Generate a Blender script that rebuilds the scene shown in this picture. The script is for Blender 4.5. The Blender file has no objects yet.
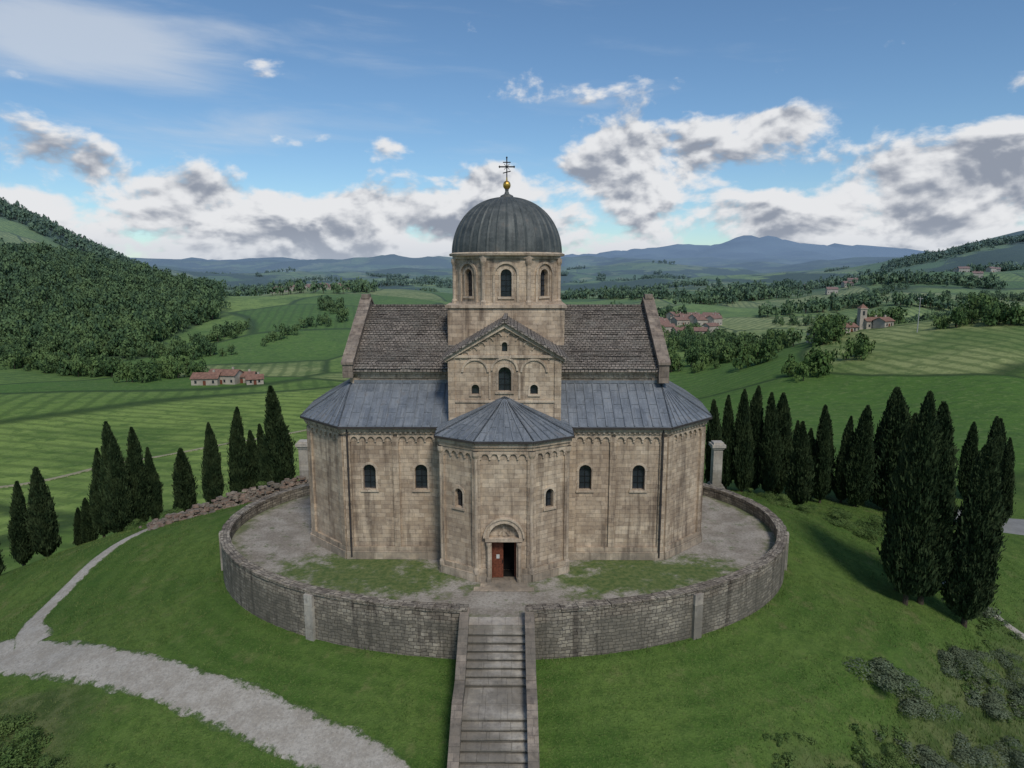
import bpy, math, random
import numpy as np
from mathutils import Vector
random.seed(7); RNG=np.random.default_rng(11)
sc=bpy.context.scene
sc.view_settings.view_transform='Standard'
try: sc.view_settings.look='None'
except Exception: pass
sc.view_settings.exposure=0
R=math.radians

# ------------------------------------------------------------------ node helpers
class NT:
    def __init__(s,tree): s.t=tree; s.n=tree.nodes; s.l=tree.links
    def set(s,sock,v):
        if v is None: return
        if isinstance(v,bpy.types.NodeSocket): s.l.new(v,sock)
        else:
            if isinstance(v,(tuple,list)) and len(v)==3 and sock.type=='RGBA': v=(*v,1)
            sock.default_value=v
    def m(s,op,a,b=None,c=None,clamp=False):
        n=s.n.new('ShaderNodeMath'); n.operation=op; n.use_clamp=clamp
        s.set(n.inputs[0],a); s.set(n.inputs[1],b); s.set(n.inputs[2],c); return n.outputs[0]
    def vm(s,op,a,b=None):
        n=s.n.new('ShaderNodeVectorMath'); n.operation=op
        s.set(n.inputs[0],a)
        if op=='SCALE': s.set(n.inputs['Scale'],b)
        else: s.set(n.inputs[1],b)
        return n.outputs['Value'] if op in('LENGTH','DOT_PRODUCT') else n.outputs[0]
    def mix(s,f,a,b,mode='MIX'):
        n=s.n.new('ShaderNodeMix'); n.data_type='RGBA'; n.blend_type=mode
        s.set(n.inputs[0],f); s.set(n.inputs[6],a); s.set(n.inputs[7],b); return n.outputs[2]
    def noise(s,vec,scale,detail=4,rough=.55,dist=0):
        n=s.n.new('ShaderNodeTexNoise'); s.set(n.inputs['Vector'],vec)
        n.inputs['Scale'].default_value=scale; n.inputs['Detail'].default_value=detail
        n.inputs['Roughness'].default_value=rough; n.inputs['Distortion'].default_value=dist
        return n.outputs[0]
    def ramp(s,v,a,b,x=0.,y=1.):
        n=s.n.new('ShaderNodeMapRange'); n.interpolation_type='SMOOTHSTEP'
        s.set(n.inputs[0],v); n.inputs[1].default_value=a; n.inputs[2].default_value=b
        n.inputs[3].default_value=x; n.inputs[4].default_value=y; return n.outputs[0]
    def pos(s): return s.n.new('ShaderNodeNewGeometry').outputs['Position']
    def uv(s): return s.n.new('ShaderNodeTexCoord').outputs['UV']
    def attr(s,name):
        n=s.n.new('ShaderNodeAttribute'); n.attribute_name=name; return n.outputs['Fac']
    def sep(s,v):
        n=s.n.new('ShaderNodeSeparateXYZ'); s.set(n.inputs[0],v); return n.outputs
    def comb(s,x,y,z):
        n=s.n.new('ShaderNodeCombineXYZ'); s.set(n.inputs[0],x); s.set(n.inputs[1],y); s.set(n.inputs[2],z); return n.outputs[0]
    def mapping(s,v,scale):
        n=s.n.new('ShaderNodeMapping'); s.set(n.inputs[0],v); n.inputs['Scale'].default_value=scale; return n.outputs[0]
    def bump(s,h,strength,dist):
        n=s.n.new('ShaderNodeBump'); n.inputs['Strength'].default_value=strength; n.inputs['Distance'].default_value=dist
        s.set(n.inputs['Height'],h); return n.outputs[0]
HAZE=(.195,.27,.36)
def haze(t,col,dist):  # aerial haze painted into the base colour, growing with distance from origin
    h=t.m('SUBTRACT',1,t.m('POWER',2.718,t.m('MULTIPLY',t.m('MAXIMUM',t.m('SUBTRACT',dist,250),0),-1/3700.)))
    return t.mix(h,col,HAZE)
def newmat(name):
    m=bpy.data.materials.new(name); m.use_nodes=True
    t=NT(m.node_tree); b=m.node_tree.nodes['Principled BSDF']
    b.inputs['Roughness'].default_value=.85
    b.inputs['Specular IOR Level'].default_value=.25
    return m,t,b

def mat_ashlar(name,c1,c2,mort,bw,bh,msize=.012,stain=.5,bumps=.5,distort=0.0,damp_top=1.8):
    m,t,b=newmat(name)
    uv=t.uv(); P=t.pos()
    if distort>0:
        nn=t.n.new('ShaderNodeTexNoise'); t.set(nn.inputs['Vector'],uv); nn.inputs['Scale'].default_value=1.7; nn.inputs['Detail'].default_value=2
        off=t.vm('SCALE',t.vm('SUBTRACT',nn.outputs['Color'],(.5,.5,.5)),distort)
        uv=t.vm('ADD',uv,off)
    br=t.n.new('ShaderNodeTexBrick'); t.set(br.inputs['Vector'],uv)
    br.inputs['Color1'].default_value=(*c1,1); br.inputs['Color2'].default_value=(*c2,1); br.inputs['Mortar'].default_value=(*mort,1)
    br.inputs['Scale'].default_value=1; br.inputs['Mortar Size'].default_value=msize; br.inputs['Mortar Smooth'].default_value=.6
    br.inputs['Bias'].default_value=-.1; br.inputs['Brick Width'].default_value=bw; br.inputs['Row Height'].default_value=bh
    br.offset=.5; br.squash=.7; br.squash_frequency=3
    col=br.outputs[0]
    n1=t.noise(P,.38,5,.62); col=t.mix(t.ramp(n1,.34,.64),col,t.mix(1,col,(.76,.73,.72),'MULTIPLY'))
    streak=t.noise(t.mapping(P,(1.5,1.5,.11)),1.2,5,.68)
    col=t.mix(t.ramp(streak,.47,.68,0,stain),col,t.mix(1,col,(.40,.385,.39),'MULTIPLY'))
    n3=t.noise(P,2.6,7,.78); col=t.mix(t.ramp(n3,.40,.68,0,.8),col,t.mix(1,col,(1.30,1.25,1.15),'MULTIPLY'))
    col=t.mix(t.ramp(n3,.48,.30,0,.75),col,t.mix(1,col,(.56,.52,.50),'MULTIPLY'))
    z=t.sep(P)[2]
    damp=t.m('MULTIPLY',t.ramp(z,.0,damp_top,1,0),t.ramp(n1,.3,.6))
    col=t.mix(t.m('MULTIPLY',damp,.6),col,(.13,.12,.095))
    t.set(b.inputs['Base Color'],col); b.inputs['Roughness'].default_value=.92
    h=t.m('ADD',t.m('MULTIPLY',br.outputs['Fac'],-.8),t.m('MULTIPLY',n3,1.0))
    t.set(b.inputs['Normal'],t.bump(h,bumps,.045))
    return m
STONE=mat_ashlar('limestone_ashlar',(.57,.46,.34),(.37,.285,.205),(.32,.255,.19),.66,.30,msize=.010,stain=.85,bumps=.65,distort=.02)
STONE2=mat_ashlar('limestone_trim',(.56,.46,.35),(.45,.36,.265),(.34,.275,.205),.9,.5,stain=.7)
STONE3=mat_ashlar('limestone_grey_rubble',(.38,.335,.27),(.17,.148,.12),(.11,.097,.08),.46,.21,msize=.02,stain=.95,bumps=.95,distort=.28,damp_top=.3)
STONE4=mat_ashlar('stair_stone',(.45,.415,.36),(.36,.325,.28),(.24,.21,.18),1.1,1.5,stain=.3,damp_top=.02)
RISER_SHADE=mat_ashlar('stair_riser_shade_stone',(.20,.18,.15),(.15,.13,.105),(.1,.09,.07),.8,.6,stain=.5,damp_top=.02)  # stair stone with riser shade painted in as a darker colour
PARAPET=mat_ashlar('parapet_stone',(.31,.255,.205),(.20,.165,.135),(.15,.13,.11),.7,.4,stain=.7)
def mat_tiles():
    m,t,b=newmat('stone_roof_tiles'); uv=t.uv(); P=t.pos()
    br=t.n.new('ShaderNodeTexBrick'); t.set(br.inputs['Vector'],uv)
    br.inputs['Color1'].default_value=(.32,.27,.225,1); br.inputs['Color2'].default_value=(.13,.11,.095,1); br.inputs['Mortar'].default_value=(.05,.042,.037,1)
    br.inputs['Scale'].default_value=1; br.inputs['Mortar Size'].default_value=.03; br.inputs['Mortar Smooth'].default_value=.5
    br.inputs['Brick Width'].default_value=.28; br.inputs['Row Height'].default_value=.27; br.inputs['Bias'].default_value=-.1
    col=br.outputs[0]
    n=t.noise(P,1.0,5,.65); col=t.mix(t.ramp(n,.4,.7,0,.55),col,(.25,.23,.195))
    n2=t.noise(P,5,4,.75); col=t.mix(t.ramp(n2,.52,.70,0,.75),col,(.08,.07,.06))
    t.set(b.inputs['Base Color'],col)
    v=t.sep(uv)[1]; saw=t.m('FRACT',t.m('DIVIDE',v,.27))
    h=t.m('ADD',t.m('MULTIPLY',saw,-.8),t.m('MULTIPLY',br.outputs['Fac'],-1.0)); h=t.m('ADD',h,t.m('MULTIPLY',n2,1.0))
    t.set(b.inputs['Normal'],t.bump(h,1,.07)); return m
TILE=mat_tiles()
def mat_lead(name,c,c2,rough=.5,metal=.25):
    m,t,b=newmat(name); P=t.pos(); uv=t.uv()
    n=t.noise(P,1.1,5,.6); col=t.mix(t.ramp(n,.3,.7),c,c2)
    br=t.n.new('ShaderNodeTexBrick'); t.set(br.inputs['Vector'],uv); br.inputs['Color1'].default_value=(1.18,1.17,1.16,1); br.inputs['Color2'].default_value=(.80,.82,.85,1); br.inputs['Mortar'].default_value=(.6,.6,.6,1)
    br.inputs['Scale'].default_value=1; br.inputs['Mortar Size'].default_value=.006; br.inputs['Brick Width'].default_value=.62; br.inputs['Row Height'].default_value=1.7
    col=t.mix(1,col,br.outputs[0],'MULTIPLY')
    st=t.noise(t.mapping(uv,(5.0,.5,1)),1.4,4,.7)
    col=t.mix(t.ramp(st,.45,.72,0,.65),col,t.mix(1,col,(.52,.5,.47),'MULTIPLY'))
    n2=t.noise(P,6,4,.7); col=t.mix(t.ramp(n2,.5,.75,0,.45),col,tuple(x*1.5 for x in c2))
    col=t.mix(t.ramp(n,.58,.72,0,.4),col,(.17,.135,.105))
    t.set(b.inputs['Base Color'],col); b.inputs['Roughness'].default_value=rough; b.inputs['Metallic'].default_value=metal
    b.inputs['Specular IOR Level'].default_value=.4
    t.set(b.inputs['Normal'],t.bump(n2,.45,.04)); return m
LEAD=mat_lead('lead_sheet_roof',(.175,.19,.207),(.235,.25,.265))
DOME=mat_lead('dome_lead',(.062,.070,.067),(.115,.122,.114),.6,.15)
def mat_plain(name,c,rough=.7,metal=0,var=.3,sc_=3,hz_=False):
    m,t,b=newmat(name); P=t.pos(); n=t.noise(P,sc_,3,.6)
    c2=tuple(x*(1-var) for x in c); col=t.mix(t.ramp(n,.3,.7),c,c2)
    if hz_: col=haze(t,col,t.vm('LENGTH',P))
    t.set(b.inputs['Base Color'],col)
    b.inputs['Roughness'].default_value=rough; b.inputs['Metallic'].default_value=metal; return m
IRON=mat_plain('wrought_iron',(.03,.03,.032),.5,.6)
PIPE=mat_plain('downpipe_metal',(.07,.06,.055),.6,.2)
GOLD=mat_plain('gilded_copper',(.75,.45,.10),.3,.9,.15)
GLASS=mat_plain('old_window_glass',(.03,.038,.048),.15,0,.4,2); GLASS.node_tree.nodes['Principled BSDF'].inputs['Specular IOR Level'].default_value=.8
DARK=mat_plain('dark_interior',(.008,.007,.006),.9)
WOOD=mat_plain('door_wood',(.20,.065,.035),.6,0,.45,9)
NOTICE=mat_plain('paper_notice',(.6,.6,.55),.8)
BARK=mat_plain('bark',(.09,.07,.05),.95,0,.5,6)
PLASTER=mat_plain('farmhouse_plaster',(.46,.40,.32),.9,0,.3,.3,True)
REDROOF=mat_plain('terracotta_roof',(.27,.145,.10),.9,0,.4,.8,True)

# ------------------------------------------------------------------ mesh builder
class Fr:
    def __init__(s,p0,p1):
        s.p=Vector((p0[0],p0[1],0)); d=Vector((p1[0]-p0[0],p1[1]-p0[1],0)); s.L=d.length; s.u=d.normalized(); s.n=Vector((s.u.y,-s.u.x,0))
    def pt(s,u,z,o): 
        q=s.p+s.u*u+s.n*o; return (q.x,q.y,z)
class MB:
    def __init__(self): self.v=[];self.f=[];self.m=[];self.uvs={}
    def poly(s,pts,mat=0,uv=None):
        i=len(s.v); s.v+= [tuple(p) for p in pts]; s.f.append(tuple(range(i,i+len(pts)))); s.m.append(mat)
        if uv: s.uvs[len(s.f)-1]=uv
    def prism(s,F,poly,o0,o1,mat=0):
        a=[F.pt(u,z,o0) for u,z in poly]; b=[F.pt(u,z,o1) for u,z in poly]; n=len(poly)
        i=len(s.v); s.v+=a+b
        s.f.append(tuple(range(i+n,i+2*n))); s.f.append(tuple(reversed(range(i,i+n)))); s.m+=[mat,mat]
        for k in range(n):
            k2=(k+1)%n; s.f.append((i+k,i+k2,i+n+k2,i+n+k)); s.m.append(mat)
    def box(s,F,u0,u1,z0,z1,o0,o1,mat=0): s.prism(F,[(u0,z0),(u1,z0),(u1,z1),(u0,z1)],o0,o1,mat)
    def abox(s,x0,x1,y0,y1,z0,z1,mat=0): s.box(Fr((x0,y0),(x1,y0)),0,x1-x0,z0,z1,-(y1-y0),0,mat)
    def vprism(s,poly,z0,z1,mat=0):
        n=len(poly); i=len(s.v); s.v+=[(x,y,z0) for x,y in poly]+[(x,y,z1) for x,y in poly]
        s.f.append(tuple(reversed(range(i,i+n)))); s.f.append(tuple(range(i+n,i+2*n))); s.m+=[mat,mat]
        for k in range(n):
            k2=(k+1)%n; s.f.append((i+k,i+k2,i+n+k2,i+n+k)); s.m.append(mat)
    def slab(s,pts,th,mat=0):
        n=len(pts); i=len(s.v); s.v+=[(p[0],p[1],p[2]-th) for p in pts]+[tuple(p) for p in pts]
        s.f.append(tuple(reversed(range(i,i+n)))); s.f.append(tuple(range(i+n,i+2*n))); s.m+=[mat,mat]
        for k in range(n):
            k2=(k+1)%n; s.f.append((i+k,i+k2,i+n+k2,i+n+k)); s.m.append(mat)
    def bar(s,p,q,w,h,mat=0):
        p=Vector(p);q=Vector(q);d=(q-p).normalized(); side=d.cross(Vector((0,0,1)))
        if side.length<1e-3: side=Vector((1,0,0))
        side.normalize(); up=side.cross(d); a=side*w/2; 
        c=[p-a-up*h*.5,p+a-up*h*.5,p+a+up*h*.5,p-a+up*h*.5]; e=[x+(q-p) for x in c]
        i=len(s.v); s.v+=[tuple(x) for x in c+e]
        for f in [(3,2,1,0),(4,5,6,7),(0,1,5,4),(1,2,6,5),(2,3,7,6),(3,0,4,7)]: s.f.append(tuple(i+k for k in f)); s.m.append(mat)
    def ring(s,F,uc,zc,r0,r1,o0,o1,mat=0,k=12,a0=0,a1=math.pi):
        for j in range(k):
            t0=a0+(a1-a0)*j/k; t1=a0+(a1-a0)*(j+1)/k
            s.prism(F,[(uc+r0*math.cos(t0),zc+r0*math.sin(t0)),(uc+r1*math.cos(t0),zc+r1*math.sin(t0)),
                       (uc+r1*math.cos(t1),zc+r1*math.sin(t1)),(uc+r0*math.cos(t1),zc+r0*math.sin(t1))],o0,o1,mat)
    def arcade(s,F,u0,u1,n,ztop,zs,o0,o1,mat=0,cw=.14,k=6,corbel=True):
        W=(u1-u0)/n; r=(W-cw)/2
        for b in range(n):
            c=u0+W*(b+.5)
            for j in range(k):
                t0=math.pi-math.pi*j/k; t1=math.pi-math.pi*(j+1)/k
                a=(c+r*math.cos(t0),zs+r*math.sin(t0)); d=(c+r*math.cos(t1),zs+r*math.sin(t1))
                s.prism(F,[a,d,(d[0],ztop),(a[0],ztop)],o0,o1,mat)
        for b in range(n+1):
            c=u0+W*b
            s.box(F,c-cw/2,c+cw/2,zs,ztop,o0,o1,mat)
            if corbel: s.box(F,c-cw*.42,c+cw*.42,zs-.16,zs-.002,o0,o1*.8,mat)
    def lathe(s,cx,cy,prof,n,mat=0,ribs=0,ramp=.06):
        i=len(s.v)
        for (r,z) in prof:
            for k in range(n):
                rr=r
                if ribs and k%(n//ribs)==0: rr=r+ramp
                a=2*math.pi*(k+.5)/n; s.v.append((cx+rr*math.cos(a),cy+rr*math.sin(a),z))
        for j in range(len(prof)-1):
            for k in range(n):
                k2=(k+1)%n; s.f.append((i+j*n+k,i+j*n+k2,i+(j+1)*n+k2,i+(j+1)*n+k)); s.m.append(mat)
    def finish(s,name,mats,parent=None,smooth=False):
        me=bpy.data.meshes.new(name); me.from_pydata(s.v,[],s.f); me.update()
        for m in mats: me.materials.append(m)
        me.polygons.foreach_set('material_index',s.m)
        o=bpy.data.objects.new(name,me); sc.collection.objects.link(o)
        if parent: o.parent=parent
        autouv(me,s.uvs)
        if smooth: me.polygons.foreach_set('use_smooth',[True]*len(me.polygons))
        return o
def autouv(me,uvs={}):
    ul=me.uv_layers.new(name='UVMap') if not me.uv_layers else me.uv_layers[0]
    V=me.vertices
    for p in me.polygons:
        if p.index in uvs:
            for k,li in enumerate(p.loop_indices): ul.data[li].uv=uvs[p.index][k]
            continue
        n=p.normal
        if abs(n.z)>.97: t=Vector((1,0,0)); b=Vector((0,1,0))
        else:
            t=Vector((0,0,1)).cross(n); t.normalize(); b=n.cross(t)
        for li in p.loop_indices:
            c=V[me.loops[li].vertex_index].co; ul.data[li].uv=(c.dot(t)+n.x*3.1,c.dot(b))
def boolean(o,cut):
    if not cut.f: return
    c=cut.finish('cutter',[],o.parent)
    md=o.modifiers.new('b','BOOLEAN'); md.operation='DIFFERENCE'; md.solver='EXACT'; md.object=c
    bpy.context.view_layer.update()
    dg=bpy.context.evaluated_depsgraph_get(); me=bpy.data.meshes.new_from_object(o.evaluated_get(dg))
    o.modifiers.clear(); old=o.data; nm=old.name; o.data=me; bpy.data.meshes.remove(old); me.name=nm
    bpy.data.objects.remove(c); autouv(me)
def empty(name,loc=(0,0,0),rz=0):
    e=bpy.data.objects.new(name,None); sc.collection.objects.link(e); e.location=loc; e.rotation_euler=(0,0,rz); e.empty_display_size=1; return e
def archpoly(uc,w,z0,zs,k=12):
    r=w/2; return [(uc-r,z0),(uc+r,z0)]+[(uc+r*math.cos(math.pi*j/k),zs+r*math.sin(math.pi*j/k)) for j in range(k+1)]

# ------------------------------------------------------------------ terrain function
def vnoise(x,y,seed=0):
    xi=np.floor(x);yi=np.floor(y);fx=x-xi;fy=y-yi
    def h(a,b):
        n=np.sin(a*127.1+b*311.7+seed*74.7)*43758.5453; return n-np.floor(n)
    fx=fx*fx*(3-2*fx); fy=fy*fy*(3-2*fy)
    return (h(xi,yi)*(1-fx)+h(xi+1,yi)*fx)*(1-fy)+(h(xi,yi+1)*(1-fx)+h(xi+1,yi+1)*fx)*fy-.5
def fbm(x,y,o=4,seed=0):
    s=0;a=1
    for k in range(o): s=s+a*vnoise(x*2**k+17*k,y*2**k-9*k,seed+k); a*=.5
    return s
def ridged(x,y,o=5,seed=0):
    s=0;a=1
    for k in range(o): s=s+a*(.5-np.abs(2*vnoise(x*2**k+17*k,y*2**k-9*k,seed+k))); a*=.55
    return s
TY=[20,40,58,70,100,140,200,260,340,430,550,650,900,1200,1800,3000,5000,8000,11000,14000,20000]
TA=[-60,-36.5,-31,-24,-17,-9,0,7,11,15,19,22.5,26,29,36.5,60]
T=[
[-16,-16,-17,-19,-22,-24,-25,-26,-26,-25,2,36,60,135,110,60,60,70,60,70,60],
[-16,-16,-17,-19,-22,-24,-25,-26,-27,-25,4,32,50,128,100,60,60,70,60,80,60],
[-16,-16,-17,-19,-22,-24,-26,-27,-28,-26,-5,15,10,58,50,20,40,60,60,90,60],
[-16,-16,-16,-18,-21,-24,-26,-28,-28,-27,-17,-9,-22,-18,-20,-10,10,60,60,120,60],
[-16,-14,-12,-14,-19,-24,-27,-28,-28,-25,-15,-8,-6,-26,-28,-8,20,50,60,100,60],
[-16,-12,-9,-10,-17,-23,-27,-28,-29,-27,-19,-12,-8,-28,-26,-5,25,50,60,90,60],
[-16,-10,-6,-6,-14,-20,-26,-29,-31,-32,-31,-30,-26,-31,-24,-5,20,50,60,100,60],
[-16,-10,-5,-6,-12,-18,-26,-29,-32,-33,-33,-33,-30,-18,-28,-2,15,60,120,200,60],
[-16,-10,-5,-6,-11,-17,-24,-29,-32,-33,-33,-32,-30,-16,-28,0,15,70,170,310,60],
[-16,-9,-4,-5,-9,-16,-22,-28,-31,-32,-31,-30,-24,-12,-28,-2,20,70,200,370,120],
[-16,-9,-4,-5,-8,-15,-20,-22,-25,-31,-31,-30,-20,-10,-22,-2,20,70,220,400,150],
[-16,-9,-4,-5,-8,-14,-18,-16,-18,-29,-30,-27,-15,-10,-5,2,15,60,220,460,200],
[-16,-9,-5,-5,-8,-14,-17,-13,-11,-26,-31,-25,-6,-4,18,12,20,60,180,420,150],
[-16,-9,-5,-5.5,-8,-14,-15,-10,-8,-24,-30,-21,2,6,46,30,30,60,120,300,120],
[-16,-10,-7,-7,-8,-11,-8,-2,1,-16,-28,-14,18,38,112,85,60,50,80,90,90],
[-16,-10,-8,-8,-8,-10,-8,-3,0,-6,-12,-5,20,60,115,90,60,50,80,90,90]]
T=np.array(T,float); TY=np.array(TY,float); TA=np.array(TA,float)
def cr(p0,p1,p2,p3,t): return .5*((2*p1)+(-p0+p2)*t+(2*p0-5*p1+4*p2-p3)*t*t+(-p0+3*p1-3*p2+p3)*t**3)
def table(az,D):
    i=np.interp(az,TA,np.arange(len(TA))); j=np.interp(np.log(D),np.log(TY),np.arange(len(TY)))
    i0=np.clip(np.floor(i).astype(int),0,len(TA)-2); j0=np.clip(np.floor(j).astype(int),0,len(TY)-2)
    fi=i-i0; fj=j-j0; rows=[]
    for k in(-1,0,1,2):
        ii=np.clip(i0+k,0,len(TA)-1)
        g=[T[ii,np.clip(j0+q,0,len(TY)-1)] for q in(-1,0,1,2)]
        rows.append(cr(*g,fj))
    return cr(*rows,fi)
ECX,ECY,EA,EB=-.6,51.,21.3,15.
def sstep(t): t=np.clip(t,0,1); return t*t*(3-2*t)
def Hh(x,y):
    x=np.asarray(x,float);y=np.asarray(y,float)
    r=np.hypot(x,y)+1e-6; D=np.maximum(np.maximum(y,.6*r),20.); az=np.clip(np.degrees(np.arctan2(x,y)),-60,60)
    z=table(az,D)
    z=z+np.clip((D-110)*.035,0,12)*fbm(x/190,y/190,4,3)+np.clip((D-600)*.03,0,36)*fbm(x/420,y/420,4,5)+np.clip((D-1400)*.03,0,95)*ridged(x/1300,y/1300,4,8)
    z=z+np.where(D>8000,.55*np.maximum(z,0)*ridged(x/3100,y/3100,5,9)*sstep((D-8000)/3000),0)
    dx=x-ECX;dy=y-ECY; e=np.sqrt((dx/EA)**2+(dy/EB)**2); rr=np.hypot(dx,dy); d=np.where(e>1,rr*(1-1/np.maximum(e,1e-3)),0)
    zb=-2.2+1.8*sstep((y-47)/13)
    ex=.35*np.maximum(0,.6*(x-22)+.8*(42-y)-3)
    m=zb-.22*d-.003*d*d-ex+np.clip(d*.05,0,.5)*fbm(x/9,y/9,3,1)
    zz=.5*(m+z+np.sqrt((m-z)**2+2.0))
    return np.where(e<.985,np.minimum(zz,-.8),zz)
def hz(x,y): return float(Hh(np.array([x]),np.array([y]))[0])

def mesh_np(name,V,Fq,mats,smooth=False,fm=None):
    me=bpy.data.meshes.new(name); V=np.asarray(V,np.float32); Fq=np.asarray(Fq,np.int32); k=Fq.shape[1]
    me.vertices.add(len(V)); me.vertices.foreach_set('co',V.ravel())
    me.loops.add(Fq.size); me.loops.foreach_set('vertex_index',Fq.ravel())
    me.polygons.add(len(Fq)); me.polygons.foreach_set('loop_start',np.arange(0,Fq.size,k,dtype=np.int32))
    try: me.polygons.foreach_set('loop_total',np.full(len(Fq),k,np.int32))
    except Exception: pass
    for m in mats: me.materials.append(m)
    if fm is not None: me.polygons.foreach_set('material_index',np.asarray(fm,np.int32))
    me.polygons.foreach_set('use_smooth',np.full(len(Fq),smooth))
    me.update(calc_edges=True); me.validate(); return me
def addobj(name,me,parent=None):
    o=bpy.data.objects.new(name,me); sc.collection.objects.link(o)
    if parent: o.parent=parent
    return o

n=480; um=math.asinh(22000/15.); g=15*np.sinh(np.linspace(-um,um,n))
GX,GY=np.meshgrid(g,g+45); GZ=Hh(GX,GY)
V=np.stack([GX.ravel(),GY.ravel(),GZ.ravel()],1)
idx=np.arange(n*n).reshape(n,n); F=np.stack([idx[:-1,:-1].ravel(),idx[:-1,1:].ravel(),idx[1:,1:].ravel(),idx[1:,:-1].ravel()],1)
def mat_terrain(name,near,farf):
    m,t,b=newmat(name); P=t.pos(); s=t.sep(P)
    dist=t.vm('LENGTH',P); g=f=None; h=None
    dry=t.noise(P,.45,4,.7)
    if near:
        n1=t.noise(P,.16,4,.62); n2=t.noise(P,2.0,4,.72); n3=t.noise(P,9,2,.7)
        g=t.mix(t.ramp(n1,.32,.66),(.058,.118,.021),(.108,.168,.036))
        g=t.mix(t.ramp(n2,.35,.66,0,.65),g,(.040,.080,.017))
        g=t.mix(t.ramp(n3,.5,.70,0,.6),g,(.14,.185,.052))
        g=t.mix(t.ramp(dry,.54,.72,0,.6),g,(.17,.17,.068))
        ex_=t.m('DIVIDE',t.m('ADD',s[0],.6),21.3); ey=t.m('DIVIDE',t.m('SUBTRACT',s[1],51.),15.)
        er=t.m('SQRT',t.m('ADD',t.m('MULTIPLY',ex_,ex_),t.m('MULTIPLY',ey,ey)))
        mow=t.m('SINE',t.m('ADD',t.m('MULTIPLY',er,75.),t.m('MULTIPLY',n1,9.)))
        g=t.mix(t.ramp(mow,-.6,1,0,.14),g,(.16,.23,.06))
        sg=t.mix(t.ramp(t.noise(P,.8,5,.7),.38,.62),(.052,.078,.024),(.13,.145,.06))
        g=t.mix(t.m('MULTIPLY',t.attr('scrub'),.85),g,sg)
        h=t.m('ADD',t.m('MULTIPLY',n2,.8),n3)
    if farf:
        wn=t.n.new('ShaderNodeTexNoise'); t.set(wn.inputs['Vector'],P); wn.inputs['Scale'].default_value=.004; wn.inputs['Detail'].default_value=1
        wp=t.vm('ADD',t.mapping(P,(1,1,0)),t.vm('SCALE',wn.outputs['Color'],150.))
        vo=t.n.new('ShaderNodeTexVoronoi'); t.set(vo.inputs['Vector'],wp); vo.inputs['Scale'].default_value=1/115.; 
        cs=t.n.new('ShaderNodeSeparateColor'); t.set(cs.inputs[0],vo.outputs['Color'])
        f=t.mix(t.ramp(cs.outputs[0],.1,.9),(.080,.155,.030),(.22,.30,.075))
        f=t.mix(t.ramp(cs.outputs[1],.66,.78,0,.85),f,(.30,.32,.13))
        fn_=t.noise(P,.018,5,.68)
        f=t.mix(t.ramp(fn_,.42,.64,0,.75),f,(.078,.142,.032))
        mid=t.noise(P,.2,4,.78)
        f=t.mix(t.ramp(mid,.46,.64,0,.65),f,(.055,.108,.026))
        f=t.mix(t.ramp(dry,.5,.7,0,.4),f,(.22,.26,.095))
        ang=t.m('MULTIPLY',cs.outputs[2],3.14)
        lp=t.m('ADD',t.m('MULTIPLY',s[0],t.m('COSINE',ang)),t.m('MULTIPLY',s[1],t.m('SINE',ang)))
        lp=t.m('ADD',lp,t.m('MULTIPLY',fn_,6.))
        rowsf=t.m('MULTIPLY',t.ramp(cs.outputs[1],.15,.35),t.ramp(mid,.66,.42,.35,1))
        f=t.mix(t.m('MULTIPLY',t.ramp(t.m('SINE',t.m('MULTIPLY',lp,.95)),-.1,1,0,.58),rowsf),f,(.055,.095,.025))
        ve=t.n.new('ShaderNodeTexVoronoi'); ve.feature='DISTANCE_TO_EDGE'; t.set(ve.inputs['Vector'],wp); ve.inputs['Scale'].default_value=1/115.
        f=t.mix(t.ramp(t.m('ADD',ve.outputs['Distance'],t.m('MULTIPLY',t.m('SUBTRACT',mid,.5),.04)),.004,.028,.85,0),f,(.036,.064,.020))
        wd=t.noise(P,.06,3,.7); dk=t.mix(wd,(.018,.038,.012),(.048,.080,.024))
        w=t.noise(P,.0035,6,.62); wood=t.m('MULTIPLY',t.ramp(w,.495,.535),t.ramp(dist,850,1500))
        w2=t.noise(P,.0011,6,.6); wood=t.m('MAXIMUM',wood,t.m('MULTIPLY',t.ramp(w2,.47,.54,0,.85),t.ramp(dist,2600,4500)))
        wood=t.m('MAXIMUM',wood,t.attr('wood'))
        f=t.mix(wood,f,dk)
        if h is None: h=mid
    if near and farf: col=t.mix(t.ramp(dist,78,125),g,f)
    else: col=g if near else f
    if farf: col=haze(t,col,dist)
    t.set(b.inputs['Base Color'],col); b.inputs['Roughness'].default_value=.95; b.inputs['Specular IOR Level'].default_value=.1
    t.set(b.inputs['Normal'],t.bump(h,.8,.14 if near else 1.0))
    return m
FD_=np.linalg.norm(V[F].mean(1),axis=1)
fmt=np.where(FD_<74,0,np.where(FD_<132,1,2))
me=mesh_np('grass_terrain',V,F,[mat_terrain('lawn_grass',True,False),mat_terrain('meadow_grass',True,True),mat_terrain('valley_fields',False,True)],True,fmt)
scr=sstep(((.6*(V[:,0]-22.5)+.8*(42.5-V[:,1])-3)+3.0*fbm(V[:,0]/5,V[:,1]/5,3,4))/4.)*(V[:,0]>0)*(V[:,1]<64)
scr2=sstep((-V[:,0]-.9*(V[:,1]-31)*1.0-19+3*fbm(V[:,0]/4,V[:,1]/4,3,6))/4.)*(V[:,1]<37)
a=me.attributes.new('scrub','FLOAT','POINT'); a.data.foreach_set('value',np.maximum(scr,scr2).astype(np.float32))
PXv=512+683*V[:,0]/(.986*np.maximum(V[:,1],1)+4)
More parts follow.
